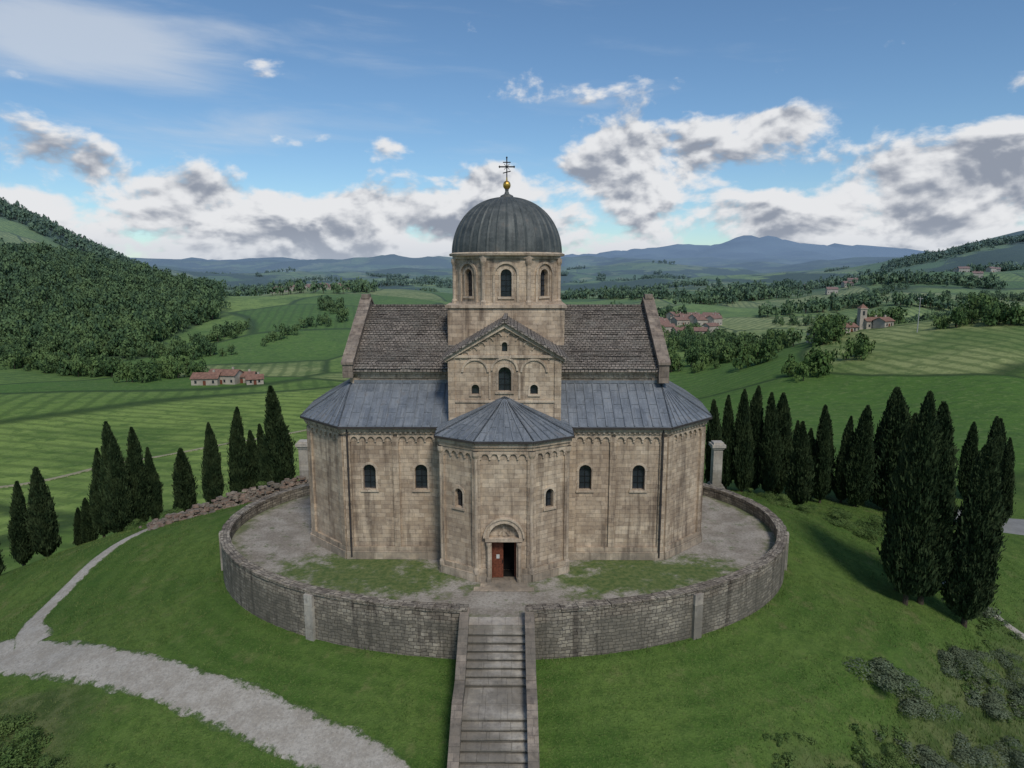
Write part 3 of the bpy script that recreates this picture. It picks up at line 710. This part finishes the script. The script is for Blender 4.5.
for x,y_ in((-10.68,-9.76),(10.68,-9.76),(-4.32,-9.72),(4.32,-9.72)):
    dpm.lathe(x,y_,[(.065,.2),(.065,9.3)],10,0)
    for zz in(1.5,4,6.5,8.8): dpm.lathe(x,y_,[(.085,zz),(.085,zz+.08)],10,0)
dpm.finish('downpipes',[PIPE],CH)

# ------------------------------------------------------------------ vegetation
def mat_leaf(name,c1,c2,c3,ns=.8,far_=False):
    m,t,b=newmat(name); g_=t.n.new('ShaderNodeNewGeometry'); ri=g_.outputs['Random Per Island']; P=g_.outputs['Position']
    oi=t.n.new('ShaderNodeObjectInfo').outputs['Random']
    col=t.mix(ri,c1,c2); n_=t.noise(P,ns,2,.6); col=t.mix(t.ramp(n_,.4,.62,0,.8),col,c3)
    col=t.mix(t.m('MULTIPLY',oi,.45),col,t.mix(1,col,(.62,.78,.66),'MULTIPLY'))
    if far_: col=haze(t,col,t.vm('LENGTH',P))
    t.set(b.inputs['Base Color'],col); b.inputs['Roughness'].default_value=.75; b.inputs['Specular IOR Level'].default_value=.15; return m
CYP=mat_leaf('cypress_foliage',(.012,.025,.011),(.037,.058,.022),(.054,.076,.030),.9)
FOR=mat_leaf('broadleaf_foliage',(.024,.052,.014),(.075,.13,.034),(.12,.18,.048),.10,True)
SHR=mat_leaf('shrub_foliage',(.07,.095,.052),(.15,.175,.11),(.11,.13,.07),1.2)
SHG=mat_leaf('green_shrub_foliage',(.045,.085,.022),(.10,.15,.04),(.12,.165,.048),1.2)
GRS=mat_leaf('grass_blades',(.050,.100,.019),(.115,.175,.040),(.165,.195,.062),.5)
def quads(C,A,B):
    V=np.stack([C-A-B,C+A-B*.6,C+A*.5+B,C-A*.8+B*.9],1).reshape(-1,3); n_=len(C); return V,np.arange(4*n_).reshape(n_,4)
def rv(n_):
    v=RNG.normal(size=(n_,3)); return v/np.linalg.norm(v,axis=1)[:,None]
def trunk(r,h,seg=8,lean=0):
    V=[];F=[]
    for j,(f_,q) in enumerate(((1.25,0),(1,.1),(.7,.5),(.25,1))):
        for k_ in range(seg): a_=2*math.pi*k_/seg; V.append((r*f_*math.cos(a_)+lean*q,r*f_*math.sin(a_),h*q-.3))
    for j in range(3):
        for k_ in range(seg): k2=(k_+1)%seg; F.append((j*seg+k_,j*seg+k2,(j+1)*seg+k2,(j+1)*seg+k_))
    return np.array(V),np.array(F)
def cypress_mesh(name,Hm,Rm,N,seed,z0=1.0):
    rg=np.random.default_rng(seed)
    t_=rg.beta(1.1,1.15,N); th=rg.uniform(0,2*np.pi,N)
    prof=lambda t:np.clip(.25+t/.16,0,1)**.7*(1-np.clip((t-.35)/.65,0,1)**1.9)**.8*(1-.18*np.clip((t-.2)/.5,0,1))
    base=prof(t_)*Rm
    lump=1+.34*fbm(th*1.6+seed,t_*Hm*.35,3,seed)+.10*np.sin(th*3+seed+t_*5)
    lump=lump+.42*fbm(th*3.5,t_*Hm*.9,4,seed+5)
    rad=base*lump*(1-.42*rg.random(N)**2.2)
    z=z0+t_*(Hm-z0)
    stray=rg.random(N)<.06; rad=np.where(stray,rad*1.2+.06,rad)
    bend=.25*np.sin(t_*2.3+seed)*t_
    C=np.stack([rad*np.cos(th)+bend,rad*np.sin(th),z],1)
    out=np.stack([np.cos(th),np.sin(th),np.zeros(N)],1)
    up=out*.30+np.array([0,0,1.])+rv(N)*.30; up/=np.linalg.norm(up,axis=1)[:,None]
    sd=np.cross(up,rv(N)); sd/=np.linalg.norm(sd,axis=1)[:,None]
    ln=rg.uniform(.10,.27,N)[:,None]; wd=rg.uniform(.03,.075,N)[:,None]
    V,F=quads(C,sd*wd,up*ln)
    K=12;J=18; cv=[];cf=[]
    for j in range(J+1):
        tt=.04+.86*j/J
        for k_ in range(K):
            a_=2*np.pi*k_/K; r_=prof(tt)*Rm*.52*(1+.2*math.sin(3*a_+j)); cv.append((r_*math.cos(a_)+.25*math.sin(tt*2.3+seed)*tt,r_*math.sin(a_),z0+tt*(Hm-z0)))
    for j in range(J):
        for k_ in range(K): k2=(k_+1)%K; cf.append((j*K+k_,j*K+k2,(j+1)*K+k2,(j+1)*K+k_))
    tv,tf=trunk(.17,Hm*.7)
    nF=len(F); o1=len(V); o2=o1+len(cv)
    VV=np.concatenate([V,np.array(cv),tv]); FF_=np.concatenate([F,np.array(cf)+o1,tf+o2])
    fm=np.concatenate([np.zeros(nF+len(cf)),np.ones(len(tf))])
    return mesh_np(name,VV,FF_,[CYP,BARK],False,fm)
cy=[cypress_mesh('cypress_a',15,1.2,24000,1),cypress_mesh('cypress_b',12,.98,14000,2,.8),cypress_mesh('cypress_c',9.5,.88,10000,3,.5),cypress_mesh('cypress_d',12,1.15,15000,4,.6),cypress_mesh('cypress_e',15,1.35,24000,9,1.1)]
ch=[15,12,9.5,12,15]
def cyp(x,y,h,v=None,wide=1):
    if v is None: v=random.randrange(1,4)
    o=addobj('cypress_tree',cy[v]); k_=h/ch[v]; o.location=(x,y,hz(x,y)-.15); o.rotation_euler=(R(random.uniform(-2,2)),R(random.uniform(-2,2)),random.uniform(0,6.28)); ww=k_*wide*random.uniform(.9,1.12); o.scale=(ww,ww,k_)
for a_ in [(28.4,46.0,15.6,4,1.05),(30.0,46.8,15.2,0,1.05),(29.0,48.2,13.6,0,1.0),(32.4,45.4,13.8,0,1.1),(35.8,50.2,12.4,0,1.0),
  (21.3,69,9.5),(22.8,70,10.3),(24.2,69,11.0),(25.6,70.5,11.6),(27.0,69,11.1),(28.5,71,11.3),(28.2,64.3,8.6,2,1.25),(30.8,72,8.6),(32.5,69,9.3),(33.6,71,10.4),(35.2,70,9.6),(36.2,69,11.0),(37.8,71.5,10.0),(31.8,70.5,8),(34.4,72.5,9.2),
  (39.6,69,13.2,3,1.3),(41.4,70.5,11.4,1,1.1),(43.8,72,10.2),(48.2,76,10),(53.4,77,9.4),(51.8,69,9.6),(55.2,76,10.4),(47.2,66.0,8.8),(57,77,10),(42.6,66.2,9.4,2,1.2),
  (-25.4,72.5,12.2,1,1.1),(-27.6,74,8.6),(-30.3,73,10.8,3,.95),(-29.0,74.5,8),(-32.6,71.5,9.6,3,1.0),(-26.6,71.6,6.5),(-36.2,72.5,7.6,2,1.3),
  (-42.4,70,12.4,3,1.05),(-40.6,71,11.2,1,1.2),(-44.4,70.5,10.2,1,1.1),(-41.6,69,10.6),(-39.4,72,8.6),(-48.6,67.5,9.8,2,1.2),(-51,67.2,9.2,1,1.1),(-46.8,72,5.4,2,1.3),(-48.6,73,4.6,2,1.3),(-49.6,61.5,6.3,2,1.2),(-57,66,8)]:
    cyp(*a_)
def blob(nq,size,lobes,seed,flat=.9):
    rg=np.random.default_rng(seed)
    cs=rg.normal(size=(lobes,3))*np.array([.42,.42,.28]); cs[:,2]=cs[:,2]+.55; rr=rg.uniform(.35,.6,lobes)
    li=rg.integers(0,lobes,nq); d_=rg.normal(size=(nq,3)); d_/=np.linalg.norm(d_,axis=1)[:,None]; d_[:,2]=np.where(d_[:,2]<-.4,-d_[:,2],d_[:,2])
    C=cs[li]+d_*(rr[li]*rg.uniform(.7,1.06,nq))[:,None]*np.array([1,1,flat]); C[:,2]=np.maximum(C[:,2],.02)
    a_=rv(nq); A=np.cross(d_+.6*a_,rv(nq)); A/=np.linalg.norm(A,axis=1)[:,None]; B=np.cross(d_+.6*a_,A); B/=np.linalg.norm(B,axis=1)[:,None]
    s_=rg.uniform(.6,1.2,nq)[:,None]*size
    return quads(C,A*s_,B*s_)
def tree_tpl(nq,size,seed):
    V,F=blob(nq,size,9,seed); V=V*np.array([4.6,4.6,7.4])+np.array([0,0,1.6])
    tv,tf=trunk(.28,8,6); fm=np.concatenate([np.zeros(len(F)),np.ones(len(tf))])
    return np.concatenate([V,tv]),np.concatenate([F,tf+len(V)]),fm
def mass(name,pts,tpls,mats,sc0=.75,sc1=1.25,sink=.5):
    pts=np.array(pts); which=RNG.integers(0,len(tpls),len(pts)); Vs=[];Fs=[];Ms=[];off_=0
    Z=Hh(pts[:,0],pts[:,1])
    for i,(V,F,fm) in enumerate(tpls):
        sel=np.where(which==i)[0]
        if not len(sel): continue
        a_=RNG.uniform(0,6.28,len(sel)); s_=RNG.uniform(sc0,sc1,len(sel)); c,sn=np.cos(a_),np.sin(a_)
        X=V[None,:,0]*c[:,None]-V[None,:,1]*sn[:,None]; Y=V[None,:,0]*sn[:,None]+V[None,:,1]*c[:,None]
        W=np.stack([X*s_[:,None]+pts[sel,0][:,None],Y*s_[:,None]+pts[sel,1][:,None],V[None,:,2]*(s_*RNG.uniform(.85,1.15,len(sel)))[:,None]+(Z[sel]-sink)[:,None]],2)
        n_=len(V); FFs=F[None]+(np.arange(len(sel))*n_)[:,None,None]+off_
        Vs.append(W.reshape(-1,3)); Fs.append(FFs.reshape(-1,4)); Ms.append(np.tile(fm,len(sel))); off_+=n_*len(sel)
    return addobj(name,mesh_np(name,np.concatenate(Vs),np.concatenate(Fs),mats,False,np.concatenate(Ms)))
t_mid=[tree_tpl(280,.105,20+i) for i in range(5)]; t_far=[tree_tpl(46,.2,40+i) for i in range(3)]
def P2(px,Y): return ((px-512)/683*(.986*Y+4),Y)
pts=[]
while len(pts)<1500:
    Y=random.uniform(412,685); px=random.uniform(-90,224)
    if px>150 and Y<412+(px-150)*1.3+30: continue
    if px>224-(690-Y)*.05: continue
    pts.append(P2(px,Y))
mass('hillside_forest',pts,t_mid,[FOR,BARK],.65,1.35)
pts=[]
def line(pa,Ya,pb,Yb,n_,j=5):
    for q in range(n_):
        t_=random.random(); x,y_=P2(pa+(pb-pa)*t_,Ya+(Yb-Ya)*t_); pts.append((x+random.gauss(0,j),y_+random.gauss(0,j)))
def clump(pc,Yc,rp,rY,n_):
    for q in range(n_):
        a_=random.uniform(0,6.28); r_=math.sqrt(random.random()); pts.append(P2(pc+rp*r_*math.cos(a_),Yc+rY*r_*math.sin(a_)))
line(-60,385,70,335,80,6); line(60,335,185,322,45,4); line(-60,400,220,415,110,6); line(130,300,190,325,14,3)
line(175,420,240,480,22,4)
clump(728,385,30,45,110); clump(700,470,30,40,60); line(745,420,790,330,22,4); clump(828,315,18,20,36); line(835,330,900,345,12,3); clump(1010,500,35,22,50); line(690,330,712,390,25,5)
line(880,480,1010,520,25,5); line(740,300,770,300,7,2); line(900,420,1060,430,40,5); line(620,520,700,520,30,6)
line(800,230,880,260,16,3); line(900,300,1030,270,22,3); clump(985,300,14,12,12); line(250,430,345,520,18,4); clump(330,560,10,20,14)
line(780,560,960,600,60,6); line(930,700,1060,690,60,7); line(820,700,900,820,40,6)
mass('hedgerow_trees',pts,t_mid,[FOR,BARK],.4,.95)
pts=[]
for (pa,Ya,pb,Yb,n_) in [(200,1000,350,1050,60),(230,760,345,700,22),(560,1000,700,900,110),(600,700,690,620,50),(560,1400,720,1300,120),(690,800,800,900,110),(720,1000,860,1150,150),(760,650,850,700,40),(860,900,1000,800,110),(880,1250,1024,1150,190),(900,1500,1060,1450,210),(840,1350,930,1600,120),(820,720,960,640,60),(240,1300,380,1250,120),(330,1700,450,1600,130),(560,2000,700,2100,160),(200,1600,330,1900,120)]:
    line(pa,Ya,pb,Yb,n_,max(6,Ya*.012))
for q in range(900):
    pts.append(P2(random.uniform(-80,150),random.uniform(1040,1330)))
for q in range(40):
    Y=random.uniform(800,2900); px=random.choice([random.uniform(180,460),random.uniform(560,1040)]); clump(px,Y,random.uniform(4,18),random.uniform(15,70),random.randint(12,34))
mass('distant_trees',pts,t_far,[FOR,BARK],.8,1.4)

def shrub_mesh(name,nq,seed,mat,size=.055):
    V,F=blob(nq,size,10,seed); return mesh_np(name,V,F,[mat])
sh=[shrub_mesh('sa',3600,60,SHR,.034),shrub_mesh('sb',3600,61,SHR,.032),shrub_mesh('sc',3600,62,SHG,.034),shrub_mesh('sd',3600,63,SHG,.034)]
def shrub(x,y,r,v):
    o=addobj('shrub',sh[v]); o.location=(x,y,hz(x,y)-.25*r); o.scale=(r*random.uniform(.9,1.3),r*random.uniform(.9,1.3),r*random.uniform(.6,.85)); o.rotation_euler=(0,0,random.uniform(0,6.28))
for x,y,r,v in [(22.0,37.2,1.6,0),(23.4,36.2,1.3,1),(28.6,40.8,1.4,0),(30.2,41.7,1.1,1),(29.4,38.6,1.2,0),(25.5,34.4,1.3,1),(22.4,33.0,1.1,0),(18.9,31.6,1.0,2),(16.6,30.4,.9,2),(14.5,29.5,.8,3),(11.5,28.4,.7,3),(8.5,27.9,.6,2),(6.2,27.6,.5,3),(34,43.5,1.2,1),(33.0,40.4,1.2,0),(29,35.4,1.1,1),(35.5,41.5,1.2,0),(20.2,32.2,.9,2),(13,28.6,.8,2),
  (25.5,62,1.0,2),(27,60.5,.8,3),(29.5,58.5,1.1,2),(31.5,57,1.0,3),(33.5,60,1.3,2),(30.6,62,1.0,3),(35.5,62,1.4,2),(37.5,58.5,1.1,3),(39,63,1.3,2),(36,54,.9,2),(26,66,1.1,3),(23,64,.8,2),
  (-25.5,31.8,1.4,3),(-26.5,33.0,1.2,2),(-23.2,30.6,1.2,2),(-21.3,29.6,1.0,3),(-28.5,34.2,1.1,3),(-24.6,30.6,1.4,3),(-22.4,28.8,1.2,2),
  (-25,67,1.3,2),(-28,68,1.1,3),(-22,68,1.2,3),(-38,66,1,2),(-35,68,1.1,3)]:
    shrub(x,y,r,v)
pts=[]
while len(pts)<560:
    x=random.uniform(4,46); y_=random.uniform(24,58); v=.6*(x-22.5)+.8*(42.5-y_)-3+3.0*float(fbm(np.array(x/5),np.array(y_/5),3,4))
    if v<.8 or float(fbm(np.array(x/3.),np.array(y_/3.),2,15))<-.02: continue
    pts.append((x,y_))
for q in range(110):
    x=random.uniform(-31,-18); pts.append((x,random.uniform(27.5,30+max(0,(-x-19)*.4))))
def herb(seed):
    V,F=blob(170,.10,6,seed); V=V*np.array([.5,.5,.34]); return V,F,np.zeros(len(F))
mass('scrub_undergrowth',pts,[herb(70),herb(71),herb(72)],[SHG],.3,1.2,.06)
mass('sage_scrub',[p for p in pts if p[0]>14 and random.random()<.3],[herb(75),herb(76)],[SHR],.6,1.5,.06)
N_=180000
x=RNG.uniform(-46,46,N_); y_=RNG.uniform(24,70,N_); e=np.sqrt(((x-ECX)/EA)**2+((y_-ECY)/EB)**2)
ok=(e>1.004)&~((np.abs(x-SXC)<SW+.5)&(y_<37))
for S_ in(S1,S2):
    for q in range(0,len(S_),5): ok&=(np.hypot(x-S_[q,0],y_-S_[q,1])>S_[q,2]*(.86+.25*fbm(x*1.5,y_*1.5,2,3)))
dens=fbm(x/3,y_/3,4,8); ok&=(dens>-.25)
x=x[ok];y_=y_[ok]; z_=Hh(x,y_)
scrv=sstep(((.6*(x-23)+.8*(42.5-y_)-3))/3.)*(x>0)
e=np.sqrt(((x-ECX)/EA)**2+((y_-ECY)/EB)**2)
hgt=(RNG.uniform(.05,.15,len(x))+.28*scrv*RNG.random(len(x))+.12*np.clip(fbm(x/2.,y_/2.,3,12),0,1)+.22*(e<1.025)*RNG.random(len(x)))
C=np.stack([x,y_,z_-.02],1); an=RNG.uniform(0,6.28,len(x)); A=np.stack([np.cos(an),np.sin(an),0*an],1)*RNG.uniform(.012,.035,len(x))[:,None]
tip=C+np.stack([RNG.normal(0,.05,len(x)),RNG.normal(0,.05,len(x)),hgt],1)
VV=np.stack([C-A,C+A,tip],1).reshape(-1,3)
addobj('grass_blades',mesh_np('grass_blades',VV,np.arange(len(VV)).reshape(-1,3),[GRS]))

# ------------------------------------------------------------------ stone pillars, ruined wall
for x,y_,h in((-20.9,66.6,5.4),(20.7,66.8,5.2)):
    p=MB(); z0=hz(x,y_)-.2
    p.abox(-.75,.75,-.75,.75,0,.6,0); p.abox(-.6,.6,-.6,.6,.6,.85,0); p.abox(-.45,.45,-.45,.45,.85,h-.7,0); p.abox(-.55,.55,-.55,.55,h-.7,h-.5,0); p.abox(-.68,.68,-.68,.68,h-.5,h-.2,0); p.abox(-.5,.5,-.5,.5,h-.2,h,0)
    o=p.finish('stone_pillar',[STONE4]); o.location=(x,y_,z0)
rw=MB()
def rock(x,y_,z0,a,b,c):
    r=random.uniform(0,3.1); ca,sa=math.cos(r),math.sin(r); i=len(rw.v)
    for zz in(0,1):
        for (u,v_) in((-1,-1),(1,-1),(1,1),(-1,1)):
            k_=1-.25*zz*random.random(); X=u*a*k_*random.uniform(.8,1.1);Y=v_*b*k_*random.uniform(.8,1.1)
            rw.v.append((x+X*ca-Y*sa,y_+X*sa+Y*ca,z0+zz*c*random.uniform(.8,1.15)))
    for f_ in((3,2,1,0),(4,5,6,7),(0,1,5,4),(1,2,6,5),(2,3,7,6),(3,0,4,7)): rw.f.append(tuple(i+k_ for k_ in f_)); rw.m.append(random.choice((0,0,1)))
cl=[(-33.6,60.6),(-30.5,62.6),(-27,63.8),(-23.5,64.6),(-20.8,65.2)]
CL=smooth_pts([(a_,b_,0) for a_,b_ in cl],20)
for q in range(1500):
    p_=CL[random.randrange(len(CL))]; x=p_[0]+random.gauss(0,.35); y_=p_[1]+random.gauss(0,.5)
    h=random.random()**1.2*1.8*(.4+.6*(p_[0]+34)/13); s_=random.uniform(.07,.25); rock(x,y_,hz(x,y_)-.1+h*max(0,1-abs(y_-p_[1])),s_*1.3,s_,s_*.9)
rw.finish('ruined_stone_wall',[PARAPET,mat_plain('reddish_rubble',(.26,.18,.135),.9,0,.4,3)])

# ------------------------------------------------------------------ houses
def house_into(mb,x,y_,w_,dp_,h,rot):
    z0=hz(x,y_)-1.0; c,s_=math.cos(rot),math.sin(rot)
    g_=lambda u,v_:(x+u*c-v_*s_,y_+u*s_+v_*c)
    F=Fr(g_(-w_/2,-dp_/2),g_(w_/2,-dp_/2)); FS=Fr(g_(w_/2,-dp_/2),g_(w_/2,dp_/2)); rh=dp_*.24
    mb.prism(FS,[(0,z0),(dp_,z0),(dp_,z0+h+1),(dp_/2,z0+h+1+rh),(0,z0+h+1)],-w_,0,0)
    t0=z0+h+1
    for a_ in(-dp_/2-.5,dp_/2+.5):
        za=t0-.5*rh/(dp_/2)*1.0+.12; zr_=t0+rh+.15
        q=[(*g_(-w_/2-.4,a_),za),(*g_(w_/2+.4,a_),za),(*g_(w_/2+.4,0),zr_),(*g_(-w_/2-.4,0),zr_)]
        if a_>0: q=q[::-1]
        mb.slab(q,.2,1)
    k_=max(2,int(w_/3))
    for fl_ in range(max(1,int(h/3))):
        for q in range(k_):
            u=(q+.5)*w_/k_; mb.box(F,u-.45,u+.45,z0+1.9+fl_*2.9,z0+3.2+fl_*2.9,0,.05,2)
    mb.box(F,w_/2-.6,w_/2+.6,z0+.9,z0+3,0,.07,3)
    X,Y=g_(w_*.25,dp_*.1); mb.abox(X-.4,X+.4,Y-.4,Y+.4,t0+rh*.4,t0+rh+1.0,0)
HM=[PLASTER,REDROOF,GLASS,WOOD]
def farm(px,Y,w_,dp_,h,rot):
    mb=MB(); x,y_=P2(px,Y); house_into(mb,x,y_,w_,dp_,h,rot); mb.finish('farmhouse',HM)
for a_ in [(203,296,11,8,3.2,.1),(222,300,13,8,4.2,-.15),(240,303,10,7,3,.1),(251,298,7,6,2.6,.4),
   (822,318,10,7,4,.2),(834,322,8,6,3.4,-.3),(848,328,7,6,3,.3),(884,330,7,6,3.4,.5),(683,520,13,9,5,.2),(700,505,12,9,6,-.2),(712,530,10,8,5,.5),(668,545,11,8,5,0)]: farm(*a_)
mb=MB()
for q in range(30):
    x,y_=P2(random.uniform(268,352),random.uniform(800,880)); house_into(mb,x,y_,random.uniform(8,13),random.uniform(7,9),random.uniform(3,5),random.uniform(-.6,.6))
for q in range(16):
    x,y_=P2(random.uniform(655,720),random.uniform(560,660)); house_into(mb,x,y_,random.uniform(9,15),random.uniform(8,10),random.uniform(4,7),random.uniform(-.6,.6))
for q in range(12):
    x,y_=P2(random.uniform(780,1000),random.uniform(850,1150)); house_into(mb,x,y_,random.uniform(9,14),random.uniform(8,10),random.uniform(4,6),random.uniform(-.6,.6))
mb.finish('village_houses',HM)
x,y_=P2(862,335); mb=MB(); house_into(mb,x+5,y_,9,6,4,.1); z0=hz(x,y_); mb.abox(x-1.6,x+1.6,y_-1.6,y_+1.6,z0-1,z0+10,0); mb.abox(x-1.9,x+1.9,y_-1.9,y_+1.9,z0+10,z0+10.4,0)
mb.slab([(x-1.8,y_-1.8,z0+10.4),(x+1.8,y_-1.8,z0+10.4),(x,y_,z0+12.5)],.01,1); mb.slab([(x+1.8,y_-1.8,z0+10.4),(x+1.8,y_+1.8,z0+10.4),(x,y_,z0+12.5)],.01,1); mb.slab([(x-1.8,y_+1.8,z0+10.4),(x-1.8,y_-1.8,z0+10.4),(x,y_,z0+12.5)],.01,1)
mb.abox(x-.5,x+.5,y_-1.65,y_-1.55,z0+7,z0+9,2); mb.finish('hill_chapel',HM)
x,y_=P2(918,290); z0=hz(x,y_); mb=MB(); mb.lathe(x,y_,[(.22,z0-.5),(.12,z0+15)],8,0); mb.bar((x-1.1,y_,z0+14.2),(x+1.1,y_,z0+14.2),.15,.15,0)
for q in(-.9,0,.9): mb.lathe(x+q,y_,[(.08,z0+14.25),(.05,z0+14.6)],6,0)
mb.finish('utility_pole',[mat_plain('pole_grey',(.4,.4,.38))])

# ------------------------------------------------------------------ sky
W=bpy.data.worlds.new('World'); sc.world=W; W.use_nodes=True; t=NT(W.node_tree)
for n_ in list(t.n): t.n.remove(n_)
SE,SA=R(48),R(160)
sky=t.n.new('ShaderNodeTexSky'); sky.sky_type='NISHITA'; sky.sun_disc=False; sky.sun_elevation=SE; sky.sun_rotation=SA; sky.altitude=300; sky.air_density=1.0; sky.dust_density=.3; sky.ozone_density=2.5
G=t.n.new('ShaderNodeTexCoord').outputs['Generated']; s=t.sep(G)
az=t.m('MULTIPLY',t.m('ARCTAN2',s[0],s[1]),57.2958); el=t.m('MULTIPLY',t.m('ARCSINE',s[2]),57.2958)
def P_(ox,oy): return t.comb(t.m('ADD',t.m('DIVIDE',az,6.4),ox+7.1),t.m('ADD',t.m('DIVIDE',el,3.9),oy),1.7)
c1=t.noise(P_(0,0),1.0,7,.55,.15); c2=t.noise(P_(.04,.18),1.0,4,.5,.15)
def gs(a,e_,sa,se,w_):
    q=t.m('ADD',t.m('POWER',t.m('ABSOLUTE',t.m('DIVIDE',t.m('SUBTRACT',az,a),sa)),2),t.m('POWER',t.m('ABSOLUTE',t.m('DIVIDE',t.m('SUBTRACT',el,e_),se)),2))
    return t.m('MULTIPLY',t.m('POWER',2.718,t.m('MULTIPLY',q,-1)),w_)
masks=[gs(-37,6.6,10,3.0,1.05),gs(-24,4.6,10,3.0,.95),gs(-9,4.6,9,2.8,.85),gs(10,8.1,7.4,3.7,1.25),gs(-1,7.0,5,1.6,.85),gs(32,5.6,14,4.0,1.3),gs(20,10.9,5.0,1.1,.75),gs(-9.6,9.4,1.8,1.1,.6),gs(38,11.8,4,.8,.5),gs(-18,9.6,4,.9,.5)]
mk=masks[0]
for q in masks[1:]: mk=t.m('ADD',mk,q)
mk=t.m('ADD',mk,t.ramp(el,6.8,2.0,0,.75))
mk=t.m('ADD',t.m('MINIMUM',mk,1.08),t.ramp(t.m('ABSOLUTE',az),50,80,0,.40))
dn=t.m('SUBTRACT',t.m('ADD',t.m('MULTIPLY',t.m('SUBTRACT',c1,.5),3.2),mk),.50)
al=t.ramp(dn,0,.38,0,1)
lit=t.m('ADD',t.m('MULTIPLY',t.m('SUBTRACT',c1,c2),5.0),.72)
lit=t.m('SUBTRACT',lit,t.m('MULTIPLY',t.m('MINIMUM',t.m('MAXIMUM',dn,0),1.0),.42),clamp=True)
cc=t.mix(t.ramp(lit,.05,.76),(.28,.315,.385),(.79,.80,.82))
cc=t.mix(t.ramp(el,3.5,.3,0,.45),cc,(.48,.54,.63))
ci=t.noise(t.comb(t.m('ADD',t.m('DIVIDE',az,14),t.m('DIVIDE',el,9)),t.m('DIVIDE',el,2.4),5.),1.0,6,.58,.4)
cm=t.m('ADD',t.m('ADD',gs(-31,15,9,2.6,.75),gs(-18,17,7,1.5,.2)),t.m('ADD',gs(-5,12,30,5,.10),gs(-25,10,10,1.5,.25)))
ca=t.m('MULTIPLY',t.ramp(t.m('ADD',ci,cm),.58,1.2),.7,clamp=True)
b1=t.n.new('ShaderNodeBackground'); 
skyc=t.mix(1,sky.outputs[0],(.80,.97,1.06),'MULTIPLY')
t.set(b1.inputs[0],skyc); b1.inputs[1].default_value=.102
b2=t.n.new('ShaderNodeBackground'); t.set(b2.inputs[0],(.62,.67,.74)); b2.inputs[1].default_value=1
b3=t.n.new('ShaderNodeBackground'); t.set(b3.inputs[0],cc); b3.inputs[1].default_value=1
m1=t.n.new('ShaderNodeMixShader'); t.set(m1.inputs[0],ca); t.l.new(b1.outputs[0],m1.inputs[1]); t.l.new(b2.outputs[0],m1.inputs[2])
m2=t.n.new('ShaderNodeMixShader'); t.set(m2.inputs[0],al); t.l.new(m1.outputs[0],m2.inputs[1]); t.l.new(b3.outputs[0],m2.inputs[2])
wo=t.n.new('ShaderNodeOutputWorld'); t.l.new(m2.outputs[0],wo.inputs[0])
sl_=bpy.data.lights.new('sun','SUN'); sl_.energy=2.35; sl_.angle=R(13); sl_.color=(1,.955,.885)
so=bpy.data.objects.new('sun',sl_); sc.collection.objects.link(so)
dvec=Vector((math.sin(SA)*math.cos(SE),math.cos(SA)*math.cos(SE),math.sin(SE))); so.rotation_euler=dvec.to_track_quat('Z','Y').to_euler(); so.location=(0,0,60)
# ------------------------------------------------------------------ camera
cam=bpy.data.cameras.new('camera'); cam.lens=24; cam.sensor_width=36; cam.clip_start=.5; cam.clip_end=60000
co=bpy.data.objects.new('camera',cam); sc.collection.objects.link(co); co.location=(0,0,20); co.rotation_euler=(R(90-9.6),0,0); sc.camera=co
